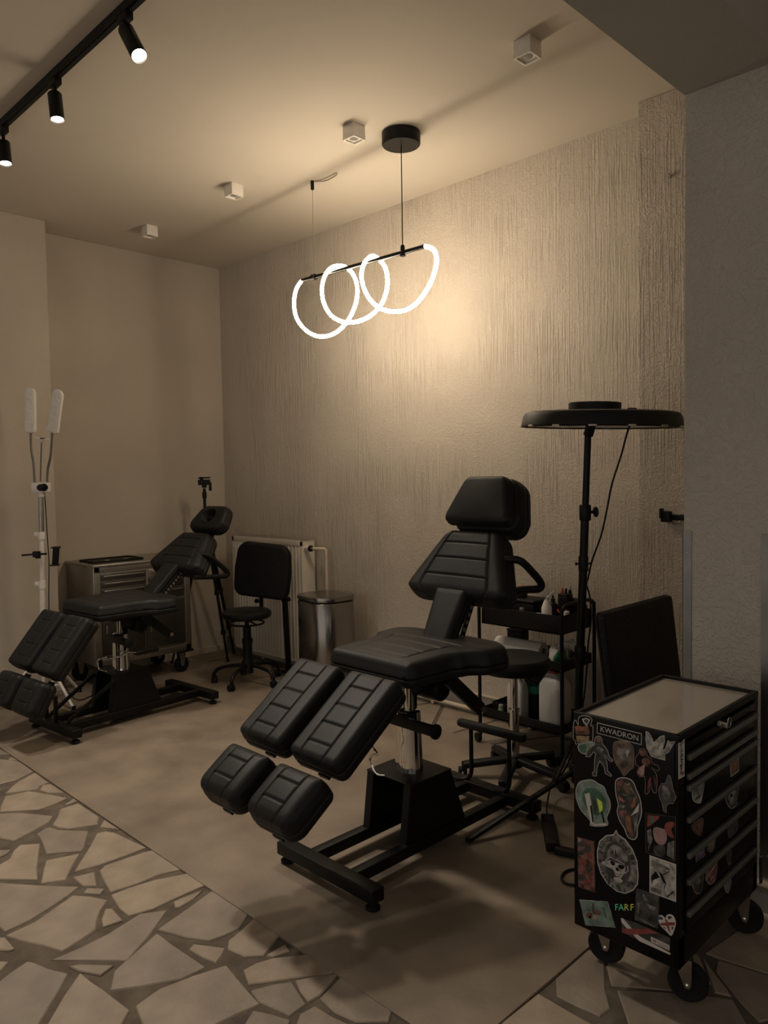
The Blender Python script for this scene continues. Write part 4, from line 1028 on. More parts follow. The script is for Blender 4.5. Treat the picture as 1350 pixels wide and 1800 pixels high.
b = F(); b.lathe([(.318, -.0225), (.31, -.026), (.17, -.026), (.16, -.0215)], RC, clear, 60, nz); b.build('diffuser')
b = F(); hc = RC+nz*.03-Vector((.02, .02, 0)); b.lathe([(.105, 0), (.112, .004), (.112, .044), (.106, .048)], hc, blkplas, 44, nz); b.bar(hc+Vector((.1, .1, .012)), hc+Vector((.13, .13, .01)), .03, .022, blkplas, bev=.008)
for a in (45, 165, 285): d = Vector((math.cos(R(a)), math.sin(R(a)), 0)); b.bar(RC+d*.02+nz*.028, RC+d*.2+nz*.028, .05, .012, blkplas)
b.build('driver_housing')
b = F(); b.bar(lp(1.70), hc, .035, .03, blk, bev=.004); b.build('head_bracket')
for k in range(14):
    a = 2*PI*k/14+.2; xx = Vector((math.cos(a), math.sin(a), 0)); xx = (xx-nz*xx.dot(nz)).normalized()
    b = F(); b.box(RC+xx*.337-nz*.029, (.016, .034, .008), zinc, (xx, nz.cross(xx), nz), bev=.002); b.build('rim_clip')
hub = lp(.18)
for i, ft in enumerate((Vector((3.935, -1.43, .012)), Vector((4.56, -.50, .012)), Vector((3.92, -.26, .012)))):
    b = F(); pts = [hub, hub.lerp(ft, .5)+Vector((0, 0, .012)), ft]
    k0 = hub.lerp(ft, .02)
    b.bar(k0, ft, .024, .016, blk, bev=.003); b.lathe([(.013, -.006), (.013, .010)], ft, rubber, 12); b.build('tripod_leg')
    b = F(); b.bar(lp(.36), hub.lerp(ft, .22), .016, .008, blk); b.build('leg_brace')
b = F(); b.lathe([(.03, -.03), (.032, -.02), (.032, .02), (.024, .03)], hub, blkplas, 18); b.build('leg_hub')
b = F(); b.lathe([(.026, -.02), (.026, .02)], lp(.36), blkplas, 18); b.build('brace_collar')
cb = [hc+Vector((.13, .13, .008))]+[at(x, y, 1, -.78) for x, y in ((1104, 756), (1092, 800), (1076, 850), (1067, 895), (1057, 940), (1041, 985), (1034, 1015))]+[at(x, y, 1, -.80) for x, y in ((1031, 1028), (1037, 1050), (1039, 1090), (1034, 1130), (1031, 1180), (1024, 1240), (1003, 1330), (975, 1380))]
b = F(); b.tube(spline(cb, 6), .0042, blkplas, 8); b.build('power_cable')
# power brick and cables on the floor
c = at(965, 1480, 2, 0.0); c = Vector((4.36, -1.31, 0))
e0, e1 = at(962, 1437, 2, .02), at(972, 1490, 2, .02)
t = empty('power_brick', (e0+e1)/2, 'black power supply brick lying on the floor in front of the sticker covered cabinet', 'power supply')
F = framed(t)
b = F(); b.bar(e0, e1, .055, .036, blkplas, bev=.005); b.build('brick_case')
q1 = at(1000, 1496, 2, .014)
b = F(); b.bar(e1+Vector((.01, .0, -.004)), q1+Vector((.1, 0.02, 0)), .035, .026, blkplas, bev=.004); b.build('mains_plug')
b = F(); b.tube(spline([e0, at(961, 1420, 2, .03), at(966, 1390, 2, .05), at(975, 1360, 2, .10), at(980, 1350, 2, .12)], 5), .004, blkplas, 8); b.build('lead')
b = F(); b.tube(spline([at(x, y, 2, .006) for x, y in ((1035, 1528), (1008, 1528), (993, 1533), (987, 1543), (993, 1552), (1012, 1556), (1040, 1556))], 5), .005, blkplas, 8); b.build('cable_loop')
# black padded board
t = empty('padded_board', (4.32, -.72, 0), 'black padded board on legs standing between the ring lamp and the pier', 'padded board')
F = framed(t)
ex3 = Vector((0, 1, 0)); ey3 = Vector((-.10, -.05, 1)).normalized(); en3 = Vector((1, 0, .10)).normalized()
cushion(Vector((4.355, -.685, .34)), ex3, ey3, en3, .615, pw([(0, .315), (1, .322)]), .045, leather2, 'board_pad', t, Rr=.012, rc=.02, crown=.004, world=True)
for y in (-.93, -.48): b = F(); b.bar((4.345, y, .0), (4.342, y, .36), .03, .03, blk); b.build('leg')
b = F(); b.bar((4.345, -.93, .12), (4.345, -.48, .12), .02, .02, blk); b.build('cross_rail')
# holder fixed at the edge of the pilaster
t = empty('wall_hook', (4.235, -.15, 1.31), 'black clamp hook on the scratched pilaster beside the smooth pier', 'hook')
b = MB(); b.box((.04, -.006, -.002), (.13, .012, .028), blkplas, bev=.003); b.build('arm', t)
b = MB(); b.box((-.03, -.022, .002), (.05, .03, .055), blkplas, bev=.006); b.box((-.052, -.03, .018), (.012, .03, .05), blkplas, bev=.003); b.build('jaw', t)
b = MB(); b.tube(spline([(-.01, -.012, -.02), (.01, -.016, -.034), (.04, -.014, -.02)], 5), .003, zinc, 6); b.build('spring', t)

# ---------------------------------------------------------------- sticker-covered tool cabinet
CX0, CX1, CY0, CY1, CZ0, CZ1 = 4.709, 5.035, -1.879, -1.291, .165, .820
t = empty('tool_cabinet', ((CX0+CX1)/2, (CY0+CY1)/2, 0), 'black rolling tool cabinet covered in stickers in front of the smooth pier', 'tool cabinet')
CAB = t; F = framed(t)
b = F(); b.box(((CX0+CX1)/2-.006, (CY0+CY1)/2, (CZ0+CZ1-.02)/2), (CX1-CX0-.012, CY1-CY0, CZ1-.02-CZ0), blkgloss, bev=.003)
for y in (CY0+.018, CY1-.018): b.box((CX1-.006, y, (CZ0+CZ1)/2-.01), (.012, .036, CZ1-CZ0-.02), blkgloss, bev=.002)
b.box((CX1-.006, (CY0+CY1)/2, CZ0+.045), (.012, CY1-CY0, .09), blkgloss, bev=.002); b.build('cabinet_body', None, 30)
b = F()
for (c, d) in ((((CX0+CX1)/2, CY0+.007, CZ1-.009), (CX1-CX0, .0138, .020)), (((CX0+CX1)/2, CY1-.006, CZ1-.009), (CX1-CX0, .014, .020)),
               ((CX0+.007, (CY0+CY1)/2, CZ1-.009), (.014, CY1-CY0-.002, .020)), ((CX1-.007, (CY0+CY1)/2, CZ1-.009), (.014, CY1-CY0-.002, .020))): b.box(c, d, blk, bev=.002)
b.build('top_rim')
b = F(); b.box(((CX0+CX1)/2, (CY0+CY1)/2, CZ1-.012), (CX1-CX0-.028, CY1-CY0-.028, .006), topm); b.build('glass_top')
S1 = lambda l: [(1000+x/6.43, 1240+y/6.43) for x, y in l]
S2 = lambda l: [(1000+x/6.43, 1430+y/6.43) for x, y in l]
S3 = lambda l: [(1180+x/7.94, 1230+y/7.94) for x, y in l]
S4 = lambda l: [(1180+x/7.94, 1400+y/7.94) for x, y in l]
# drawers with their long grips
GR = [S3([(200, 830), (1190, 215)]), S3([(240, 1065), (1250, 405)]), S3([(190, 1265), (1190, 585)]), S4([(190, 355), (1190, -385)]), S4([(205, 800), (1215, 20)]), S4([(195, 1230), (1185, 360)]), S4([(300, 1580), (1190, 735)])]
gz = [at(*g[1], 0, CX1+.01)[2] for g in GR]
gl = [at(*g[0], 0, CX1+.01)[1] for g in GR]
tops = gz[:]
DR = []
for i, z in enumerate(gz):
    zt = z+.012 if i else z+.012
    zbm = gz[i+1]+.014 if i < 6 else CZ0+.095
    ya = max(CY0+.04, min(gl[i], CY0+.075)) if i != 6 else CY0+.04
    f = F(); f.box((CX1+.000, (CY0+CY1)/2, (zt+zbm)/2), (.010, CY1-CY0-.078, zt-zbm-.003), blkgloss, bev=.002); d = f.build('drawer_front'); DR.append((d, zt, zbm))
    h = F(); h.bar((CX1+.010, CY0+.036, z), (CX1+.010, CY1-.040, z), .012, .016, mat('anodised grip', (.12, .115, .105), .4, .3, noise=.1, nscale=20), up=(0, 0, 1), bev=.003); h.build('drawer_handle', d)
zt0 = gz[0]+.014
f = F(); f.box((CX1, (CY0+CY1)/2, (CZ1-.026+zt0)/2), (.010, CY1-CY0-.078, CZ1-.026-zt0-.003), blkgloss, bev=.002); f.build('front_rail')
lk = at(*S3([(660, 340)])[0], 0, CX1+.006)
b = F(); b.lathe([(.011, 0), (.011, .008), (.008, .010)], lk, zinc, 18, (1, 0, 0)); b.bar(lk+Vector((.01, 0, 0)), lk+Vector((.026, 0, 0)), .006, .016, zinc, bev=.002)
b.build('lock')
b = F(); k_ = lk+Vector((.02, .028, .002)); b.tube([k_+Vector((0, .012*math.cos(2*PI*i/18), .014*math.sin(2*PI*i/18))) for i in range(18)], .0016, zinc, 6, closed=True); b.build('key_ring')
for i, (x, y, wx, wy) in enumerate(((4.752, -1.79, 4.742, -1.742), (4.995, -1.79, 5.002, -1.742), (4.752, -1.335, 4.745, -1.285), (4.995, -1.335, 4.996, -1.288))):
    cs = bpy.data.objects.new('caster', None); COL.objects.link(cs); cs.parent = t
    ax = Vector((.30, -.95, 0)).normalized(); sx = Vector((-ax.y, ax.x, 0)); wc = Vector((wx, wy, .0565))
    b = F(); b.box((x, y, CZ0-.004), (.07, .08, .006), zinc); b.lathe([(.02, 0), (.024, .012), (.02, .02)], (x, y, CZ0-.028), zinc, 16)
    for s_ in (-1, 1):
        tp = Vector((x, y, CZ0-.02)).lerp(Vector((wx, wy, CZ0-.02)), .45)+ax*.021*s_; bt = wc+ax*.021*s_
        b.prism([tp-sx*.026, tp+sx*.026, bt+sx*.011+Vector((0, 0, .0)), bt+sx*.006-Vector((0, 0, .012)), bt-sx*.006-Vector((0, 0, .012)), bt-sx*.011], ax*.003*s_, zinc)
        b.lathe([(.007, 0), (.006, .005), (.002, .007)], bt+ax*.003*s_, chrome, 12, ax*s_)
    b.build('fork', cs)
    b = F(); b.lathe([(.02, -.016), (.040, -.014), (.044, -.016), (.053, -.016), (.0565, -.010), (.0565, .010), (.053, .016), (.044, .016), (.040, .014), (.02, .016)], wc, rubber, 40, ax); b.build('wheel', cs)

ink = mat('sticker black', (.006, .006, .006), .4, noise=.1, nscale=40, spec=.15)
sw = mat('sticker white', (.50, .46, .43), .4, noise=.06, nscale=60)
sg = mat('sticker grey', (.13, .125, .118), .4, noise=.9, nscale=55, detail=3)
sgl = mat('sticker pale grey', (.30, .285, .265), .4, noise=.7, nscale=60, detail=3)
sdk = mat('sticker charcoal', (.035, .034, .034), .4, noise=.9, nscale=45, detail=3)
sred = mat('sticker red', (0.191, 0.042, 0.037), .4, noise=.25, nscale=40)
srb = mat('sticker red brown', (0.145, 0.061, 0.049), .4, noise=.9, nscale=48, detail=3)
sor = mat('sticker orange', (0.218, 0.09, 0.045), .4, noise=.5, nscale=50)
sye = mat('sticker ochre', (0.208, 0.14, 0.072), .4, noise=.6, nscale=80)
sgn = mat('sticker green', (0.042, 0.102, 0.073), .4, noise=.5, nscale=40)
sgm = mat('sticker mint', (0.153, 0.204, 0.178), .4, noise=.4, nscale=40)
spk = mat('sticker pink', (0.295, 0.187, 0.181), .4, noise=.25, nscale=40)
sbr = mat('sticker brown', (0.095, 0.062, 0.044), .4, noise=.7, nscale=45)
sol = mat('sticker olive', (0.151, 0.133, 0.085), .4, noise=.4, nscale=60)
sbl = mat('sticker navy', (.02, .03, .07), .4, noise=.3, nscale=40)
spu = mat('sticker purple', (0.14, 0.099, 0.14), .4, noise=.6, nscale=50)
stl = mat('sticker teal', (.13, .19, .165), .4, noise=.45, nscale=30)
sli = mat('sticker lime', (0.54, 0.69, 0.09), .4, noise=.2, nscale=30)
sgr = mat('sticker bright green', (0.09, 0.648, 0.36), .4, noise=.2, nscale=30)
syl = mat('sticker yellow', (0.784, 0.7, 0.098), .4, noise=.2, nscale=30)
def inset(P, n, d):
    """offset a flat polygon inwards by d"""
    k = len(P); c = sum(P, Vector())/k
    area = Vector()
    for i in range(k): area += (P[i]-c).cross(P[(i+1) % k]-c)
    sgn = 1 if area.dot(n) > 0 else -1
    out = []
    for i in range(k):
        e1 = (P[i]-P[i-1]).normalized(); e2 = (P[(i+1) % k]-P[i]).normalized()
        m_ = (n.cross(e1)+n.cross(e2))*sgn
        l = m_.length
        m_ = m_/l if l > .2 else n.cross(e1)*sgn
        out.append(P[i]+m_*d/max(.55, l/2))
    return out
def glyphs(mb, txt, o, ex, ey, size, mt, lift):
    cu = bpy.data.curves.new('txt', 'FONT'); cu.body = txt; cu.size = size; cu.align_x = 'CENTER'; cu.align_y = 'CENTER'; cu.resolution_u = 3
    ob = bpy.data.objects.new('txt', cu); COL.objects.link(ob)
    me = ob.evaluated_get(bpy.context.evaluated_depsgraph_get()).to_mesh()
    n = ex.cross(ey)
    mb.add([o+ex*v.co.x+ey*v.co.y+n*lift for v in me.vertices], [tuple(p.vertices) for p in me.polygons], mt)
    ob.evaluated_get(bpy.context.evaluated_depsgraph_get()).to_mesh_clear()
    bpy.data.objects.remove(ob); bpy.data.curves.remove(cu)
class Sticker:
    def __init__(s, out, face, rim, fill, lab, d=.0022, smooth=True, parent=None):
        s.ax, s.val, s.n = (1, CY0, Vector((0, -1, 0))) if face == 'side' else (0, CX1+.0052, Vector((1, 0, 0)))
        s.ex = Vector((1, 0, 0)) if face == 'side' else Vector((0, 1, 0)); s.ey = Vector((0, 0, 1)); s.lab = lab; s.parent = parent
        s.mb = F(); s.lv = .0009
        P = [at(x, y, s.ax, s.val) for x, y in out]
        if smooth: P = spline(P, 3, closed=True)
        s.mb.prism(P, s.n*.0007, rim)
        if fill:
            s.mb.prism([p+s.n*.0007 for p in inset(P, s.n, d)], s.n*.0002, fill)
    def poly(s, pts, mt, smooth=False):
        s.lv += .00012
        P = [at(x, y, s.ax, s.val)+s.n*s.lv for x, y in pts]
        if smooth: P = spline(P, 3, closed=True)
        s.mb.add(P, [tuple(range(len(P)))], mt); return s
    def line(s, pts, w, mt):
        s.lv += .00012
        P = [at(x, y, s.ax, s.val)+s.n*s.lv for x, y in pts]
        for a, c in zip(P, P[1:]):
            d = (c-a); q = s.n.cross(d).normalized()*w/2
            s.mb.add([a-q, c-q, c+q, a+q], [(0, 1, 2, 3)], mt)
        return s
    def text(s, txt, px, size, mt, ex=None, ey=None):
        s.lv += .00012
        glyphs(s.mb, txt, at(px[0], px[1], s.ax, s.val), ex or s.ex, ey or s.ey, size, mt, s.lv); return s
    def done(s):
        o = s.mb.build('sticker', s.parent, 0); o['label'] = s.lab; return o
side = 'side'
Sticker(S1([(110, 440), (260, 410), (282, 440), (215, 485), (195, 552), (120, 522)]), side, sw, sgn, 'torn green sticker edge behind the dark figure').poly(S1([(190, 435), (262, 415), (272, 438), (205, 470)]), sgm).done()
Sticker(S1([(55, 180), (82, 170), (105, 215), (105, 150), (140, 115), (220, 120), (265, 160), (250, 225), (275, 240), (270, 400), (240, 405), (150, 415), (80, 440), (70, 400), (48, 370), (50, 260)]), side, sw, ink, 'orange and ochre cut-out sticker with a white loop at its top', .0016) \
    .poly(S1([(68, 240), (110, 225), (160, 240), (218, 228), (238, 300), (225, 330), (85, 322)]), sor).poly(S1([(75, 290), (230, 290), (224, 330), (85, 326)]), srb).poly(S1([(85, 340), (232, 345), (226, 400), (90, 412)]), sye).poly(S1([(150, 150), (200, 140), (245, 160), (205, 235), (165, 190)]), sw).poly(S1([(168, 160), (200, 152), (230, 165), (205, 215), (178, 185)]), sdk).done()
st = Sticker(S1([(320, 192), (825, 318), (822, 447), (316, 312)]), side, sw, ink, 'black name label with white capital letters', .0018, False)
sl = at(*S1([(825, 318)])[0], 1, CY0)-at(*S1([(320, 192)])[0], 1, CY0); w_ = sl.length; e_ = sl.normalized(); u_ = Vector((0, -1, 0)).cross(e_)
if u_.z < 0: u_ = -u_
st.text('KWADRON', S1([(569, 320)])[0], w_*.163, sw, e_, u_).done()
Sticker(S1([(320, 345), (355, 345), (378, 385), (378, 430), (420, 475), (440, 510), (460, 575), (500, 620), (490, 640), (455, 625), (400, 560), (435, 650), (440, 735), (487, 790), (475, 806), (410, 768), (395, 690), (350, 630), (325, 690), (312, 802), (275, 797), (262, 765), (285, 740), (290, 620), (300, 545), (282, 525), (240, 582), (190, 580), (202, 510), (240, 480), (290, 440), (288, 390), (300, 360)]), side, sw, sdk, 'dark standing figure sticker with a white outline', .0013, False).poly(S1([(315, 362), (345, 358), (365, 390), (350, 412), (318, 405)]), srb, True).poly(S1([(310, 480), (340, 460), (395, 500), (370, 540), (325, 530)]), sg).done()
Sticker(S1([(505, 425), (560, 400), (600, 385), (645, 400), (700, 430), (735, 500), (735, 690), (690, 735), (625, 800), (580, 730), (520, 640), (500, 540)]), side, sol, sbr, 'brown shield shaped sticker below the name label').poly(S1([(545, 460), (600, 490), (670, 460), (700, 520), (660, 600), (600, 610), (550, 560)]), sg, True).poly(S1([(555, 480), (590, 505), (580, 560), (548, 540)]), spk).poly(S1([(660, 490), (690, 520), (660, 580), (640, 530)]), sgl).poly(S1([(585, 650), (640, 620), (670, 660), (640, 700), (600, 700)]), sdk, True).poly(S1([(560, 405), (600, 388), (645, 402), (665, 425), (560, 430)]), sol).done()
Sticker(S1([(870, 290), (900, 300), (935, 350), (960, 420), (1030, 350), (1080, 335), (1087, 400), (1060, 500), (1090, 490), (1120, 390), (1140, 410), (1205, 405), (1160, 480), (1130, 530), (1085, 555), (1092, 622), (1000, 600), (930, 575), (880, 480), (866, 380)]), side, sw, sgl, 'pale winged sticker at the upper right', .0012, False).line(S1([(905, 330), (960, 500)]), .0012, sg).line(S1([(1065, 360), (990, 520)]), .0012, sg).line(S1([(940, 560), (1080, 590)]), .002, sg).line(S1([(1180, 420), (1100, 530)]), .0012, sg).done()
Sticker(S1([(800, 490), (850, 490), (880, 530), (885, 570), (930, 600), (950, 655), (1010, 680), (1030, 725), (1000, 742), (940, 705), (990, 770), (1002, 850), (990, 990), (960, 992), (935, 940), (930, 875), (908, 980), (885, 1007), (858, 985), (865, 880), (855, 805), (800, 812), (768, 760), (790, 690), (755, 672), (750, 590), (790, 540)]), side, spk, ink, 'black and red leaning figure sticker with a pale outline', .0013, False).poly(S1([(805, 510), (845, 505), (872, 545), (850, 575), (812, 560)]), srb, True).poly(S1([(830, 605), (895, 592), (925, 650), (880, 690), (835, 655)]), srb, True).poly(S1([(800, 700), (862, 660), (850, 790), (815, 800), (780, 760)]), spk).poly(S1([(900, 850), (930, 800), (925, 880), (890, 975)]), sred).poly(S1([(965, 790), (985, 860), (978, 930)]), sred).done()
Sticker(S1([(1120, 782), (1150, 800), (1165, 870), (1185, 960), (1215, 1040), (1180, 1112), (1130, 1110), (1100, 1150), (1107, 1217), (1072, 1197), (1050, 1100), (1018, 1020), (1010, 950), (1045, 880), (1090, 882)]), side, sgl, sdk, 'jagged dark grey sticker at the right edge', .0009, False).poly(S1([(1060, 910), (1110, 920), (1150, 1000), (1120, 1060), (1070, 1040)]), sg, True).done()
Sticker(S1([(150, 850), (260, 838), (330, 880), (400, 920), (430, 1000), (467, 1080), (470, 1170), (430, 1270), (437, 1358), (250, 1362), (238, 1300), (140, 1190), (85, 1060), (78, 960), (105, 880)]), side, sw, sgm, 'round green sticker with pale columns', .002).poly(S1([(150, 1000), (230, 930), (340, 960), (420, 1080), (400, 1200), (300, 1240), (190, 1150)]), sgn, True).poly(S1([(180, 1000), (235, 985), (250, 1080), (290, 1335), (255, 1340), (220, 1200)]), sw).poly(S1([(240, 1130), (258, 1130), (285, 1320), (268, 1320)]), ink).poly(S1([(315, 1045), (380, 1090), (385, 1180), (350, 1210)]), sli).poly(S1([(365, 1205), (382, 1200), (410, 1325), (395, 1330)]), ink).poly(S1([(262, 1060), (305, 1050), (318, 1190), (285, 1200)]), sdk).poly(S1([(270, 1340), (425, 1325), (428, 1352), (275, 1356)]), sw).done()
st = Sticker(S1([(540, 832), (620, 812), (720, 850), (770, 960), (810, 1060), (827, 1200), (810, 1290), (780, 1380), (775, 1480), (735, 1520), (665, 1487), (625, 1390), (570, 1300), (543, 1200), (555, 1120), (530, 1010), (522, 900)]), side, sw, sdk, 'tall orange and charcoal sticker with a thick white outline', .0024)
st.poly(S1([(550, 850), (620, 835), (600, 900), (570, 980), (545, 960)]), srb).poly(S1([(560, 1020), (640, 1080), (620, 1100), (565, 1060)]), sor).poly(S1([(730, 1050), (770, 1020), (750, 1130), (710, 1170), (700, 1140)]), sor).poly(S1([(570, 1200), (640, 1180), (660, 1240), (600, 1260)]), srb, True)
st.poly(S1([(640, 1250), (690, 1240), (720, 1400), (735, 1480), (700, 1470), (650, 1360)]), sor).poly(S1([(620, 880), (690, 870), (740, 980), (700, 1010), (620, 960)]), sbr, True).line(S1([(640, 880), (670, 900), (690, 870)]), .0016, sgl).line(S1([(700, 930), (745, 1000)]), .0016, sgl).line(S1([(610, 1000), (660, 1015)]), .0016, sgl).poly(S1([(800, 1100), (790, 1200), (705, 1245), (760, 1160)]), sw).poly(S1([(580, 1120), (640, 1130), (620, 1160), (575, 1150)]), sgl).poly(S1([(740, 1280), (790, 1200), (770, 1380), (745, 1440)]), sg).done()
st = Sticker(S2([(862, -8), (1210, 36), (1206, 545), (868, 440)]), side, sdk, ink, 'dark rectangular picture sticker with red patches', .002, False)
st.poly(S2([(890, 15), (1030, 30), (985, 110), (885, 150)]), sred).poly(S2([(920, 30), (950, 25), (965, 125), (925, 120)]), sgn).poly(S2([(960, 160), (1085, 175), (1110, 260), (1095, 330), (1045, 360), (975, 300)]), spk, True).poly(S2([(930, 130), (1040, 40), (1190, 55), (1120, 165), (1080, 175)]), ink)
st.poly(S2([(1090, 120), (1130, 95), (1190, 95), (1190, 140), (1160, 180), (1190, 270), (1140, 260), (1090, 190)]), sred, True).poly(S2([(885, 190), (930, 170), (950, 290), (900, 420)]), sg).poly(S2([(1120, 330), (1195, 300), (1190, 520), (1110, 470)]), sg).poly(S2([(960, 380), (1020, 350), (1090, 370), (1080, 480), (980, 460)]), sdk, True).done()
st = Sticker(S2([(912, 470), (1212, 573), (1212, 1000), (912, 888)]), side, sw, sgl, 'black and white comic panel sticker with a white border', .0028, False)
st.poly(S2([(935, 520), (1130, 610), (1130, 640), (940, 590)]), sg).poly(S2([(935, 700), (985, 650), (1030, 720), (980, 740), (940, 800)]), ink).poly(S2([(950, 760), (990, 740), (1010, 780), (960, 815)]), sw, True).poly(S2([(1020, 650), (1060, 690), (1100, 780), (1075, 790), (1040, 720)]), ink).line(S2([(1060, 690), (1130, 660), (1140, 620)]), .002, ink).line(S2([(1100, 780), (1075, 860)]), .002, ink).poly(S2([(935, 830), (1050, 850), (1040, 910), (935, 870)]), sg).line(S2([(1190, 880), (1110, 940)]), .003, ink).line(S2([(1150, 590), (1195, 640)]), .004, sg).done()
st = Sticker(S2([(95, 260), (290, 312), (302, 897), (105, 830)]), side, sdk, srb, 'narrow upright dull red sticker at the left edge', .0022, False)
st.poly(S2([(102, 272), (140, 285), (135, 330), (105, 320)]), spk)
for (x, y, r_) in ((150, 340, 40), (210, 400, 46), (140, 440, 36), (240, 480, 28), (170, 560, 34), (230, 620, 40), (150, 720, 44), (220, 760, 34)): st.poly(S2([(x+r_*math.cos(q*.9)*(1+.3*math.sin(3*q)), y+r_*math.sin(q*.9)*(1+.3*math.cos(2*q))) for q in range(7)]), sdk if r_ > 35 else sred, True)
st.done()
# round badge with a ring of letters and a grinning skull
bo = S2([(505, 235), (535, 180), (558, 235), (640, 290), (720, 400), (775, 540), (788, 700), (780, 800), (730, 870), (640, 907), (540, 880), (430, 790), (360, 680), (323, 560), (318, 420), (345, 310), (420, 245)])
st = Sticker(bo, side, sw, sg, 'round grey badge sticker with a skull and a ring of letters', .0028, False)
q0 = lambda x, y: (1045+x/15, 1455+y/15)
st.poly([q0(290, 560), q0(380, 420), (1045+540/15, 1455+370/15), q0(700, 480), q0(850, 640), q0(920, 820), q0(960, 1100), q0(880, 1380), q0(700, 1500), q0(520, 1400), q0(360, 1200), q0(280, 950)], sdk, True)
st.poly([q0(380, 560), q0(520, 440), q0(700, 520), q0(860, 740), q0(880, 900), q0(640, 860), q0(430, 760), q0(300, 840)], sg, True).line([q0(290, 860), q0(420, 770), q0(600, 860), q0(800, 950)], .0018, sw).line([q0(520, 520), q0(530, 700)], .0016, sw).line([q0(600, 530), q0(600, 680)], .0016, sw).line([q0(360, 560), q0(430, 620)], .0016, sgl).line([q0(700, 640), q0(800, 780)], .0016, sgl)
st.poly([q0(180, 930), q0(400, 850), q0(600, 920), q0(800, 980), q0(820, 1120), q0(700, 1330), q0(560, 1250), q0(480, 1090)], sgl, True).poly([q0(420, 870), q0(520, 900), q0(550, 970), q0(470, 980)], ink, True).poly([q0(640, 970), q0(780, 990), q0(770, 1080), q0(670, 1070)], ink, True).poly([q0(580, 1050), q0(640, 1060), q0(640, 1140), q0(570, 1110)], ink, True)
st.line([q0(490, 1150), q0(560, 1260), q0(690, 1290)], .0018, ink).line([q0(560, 1180), q0(640, 1230), q0(720, 1220)], .0018, ink).line([q0(800, 1200), q0(900, 1130), q0(880, 1000)], .0018, sw).poly([q0(540, 1290), q0(680, 1330), q0(760, 1400), q0(650, 1470), q0(520, 1380)], sgl, True)
cenp = at(*q0(610, 960), 1, CY0)
for txt, path in (('ESOUDI', [(190, 640), (175, 510), (235, 400), (315, 325), (395, 285), (470, 270)]), ('PSUIDE', [(710, 350), (790, 440), (870, 540), (930, 620), (1000, 770), (1030, 940)]), ('DRNSELIM&', [(210, 1060), (240, 1200), (320, 1330), (400, 1440), (500, 1550), (680, 1610), (810, 1600), (920, 1540), (1030, 1450)])):
    for ch, (x, y) in zip(txt, path):
        p = at(*q0(x, y), 1, CY0); up = (p-cenp); up.y = 0; up.normalize()
        if txt[0] == 'D': up = -up
        rx = up.cross(Vector((0, -1, 0))); st.text(ch, q0(x, y), .017, ink if txt[0] != 'D' else ink, -rx if rx.cross(up).y > 0 else rx, up)
st.done()
st = Sticker(S2([(118, 972), (440, 995), (528, 1290), (190, 1262)]), side, sgl, stl, 'teal photo sticker with a brown cluster at the lower left', .0012, False)
for x, y, r_, m_ in ((230, 1150, 40, srb), (300, 1110, 38, sbr), (300, 1170, 30, spk), (345, 1120, 26, sor), (240, 1170, 18, ink)): st.poly(S2([(x+r_*math.cos(q*.9), y+r_*math.sin(q*.9)*.85) for q in range(7)]), m_, True)
st.line(S2([(270, 1090), (280, 1010)]), .004, sdk).line(S2([(250, 1110), (215, 1080)]), .003, sdk).line(S2([(390, 1060), (420, 1170)]), .004, sgn).done()
st = Sticker(S2([(515, 1022), (742, 1022), (742, 1098), (530, 1098)]), side, ink, None, 'black label with green to yellow capital letters', .001, False)
l0, l1 = at(*S2([(548, 1060)])[0], 1, CY0), at(*S2([(715, 1060)])[0], 1, CY0); w_ = (l1-l0).length
for ch, x, m_ in (('F', 540, sgr), ('A', 592, sgr), ('R', 652, sli), ('F', 715, syl)): st.text(ch, S2([(x, 1062)])[0], w_*.56, m_, (l1-l0).normalized())
st.done()
st = Sticker(S2([(590, 1178), (760, 1230), (1152, 1402), (1138, 1560), (1145, 1598), (800, 1442), (640, 1360), (600, 1345)]), side, ink, sdk, 'long slanted strip sticker with a red arrow and white lines', .0008, False)
st.poly(S2([(588, 1180), (612, 1182), (720, 1305), (800, 1385), (1152, 1578), (1147, 1597), (800, 1442), (640, 1280), (598, 1230)]), sw).poly(S2([(600, 1300), (905, 1300), (1022, 1352), (860, 1360), (700, 1370), (602, 1345)]), sred).poly(S2([(925, 1385), (1142, 1490), (1138, 1548), (935, 1450)]), sw).poly(S2([(945, 1408), (990, 1430), (995, 1462), (950, 1448)]), spk)
for k in range(3): st.line(S2([(1005, 1440+k*15), (1130, 1500+k*14)]), .0012, sg)
st.done()
Sticker(S2([(760, 840), (1022, 932), (1010, 1305), (745, 1200)]), side, sdk, sdk, 'almost black picture sticker over the end of the green letters', .0015, False).poly(S2([(830, 900), (860, 920), (900, 990), (850, 980)]), sg).line(S2([(790, 1180), (975, 1280)]), .0012, sgl).poly(S2([(870, 1010), (990, 1060), (960, 1100), (880, 1050)]), sg).poly(S2([(775, 1000), (800, 1010), (795, 1130), (775, 1110)]), sg).done()
st = Sticker(S2([(1010, 1165), (1035, 1147), (1070, 1160), (1090, 1185), (1105, 1150), (1140, 1138), (1185, 1160), (1210, 1230), (1195, 1310), (1158, 1382), (1100, 1330), (1040, 1270), (1010, 1205)]), side, sw, sw, 'heart shaped sticker with a red cross on navy and white', .001)
H_ = lambda l: [(1085+x/12.27, 1600+y/12.27) for x, y in l]
st.poly(H_([(1085, 140), (1130, 115), (1190, 150), (1120, 205)]), sbl).poly(H_([(888, 145), (940, 130), (985, 165), (990, 200), (890, 195)]), sbl).poly(H_([(985, 360), (1030, 365), (1050, 400), (1020, 395)]), sbl).poly(H_([(1170, 360), (1225, 350), (1190, 430)]), sbl)
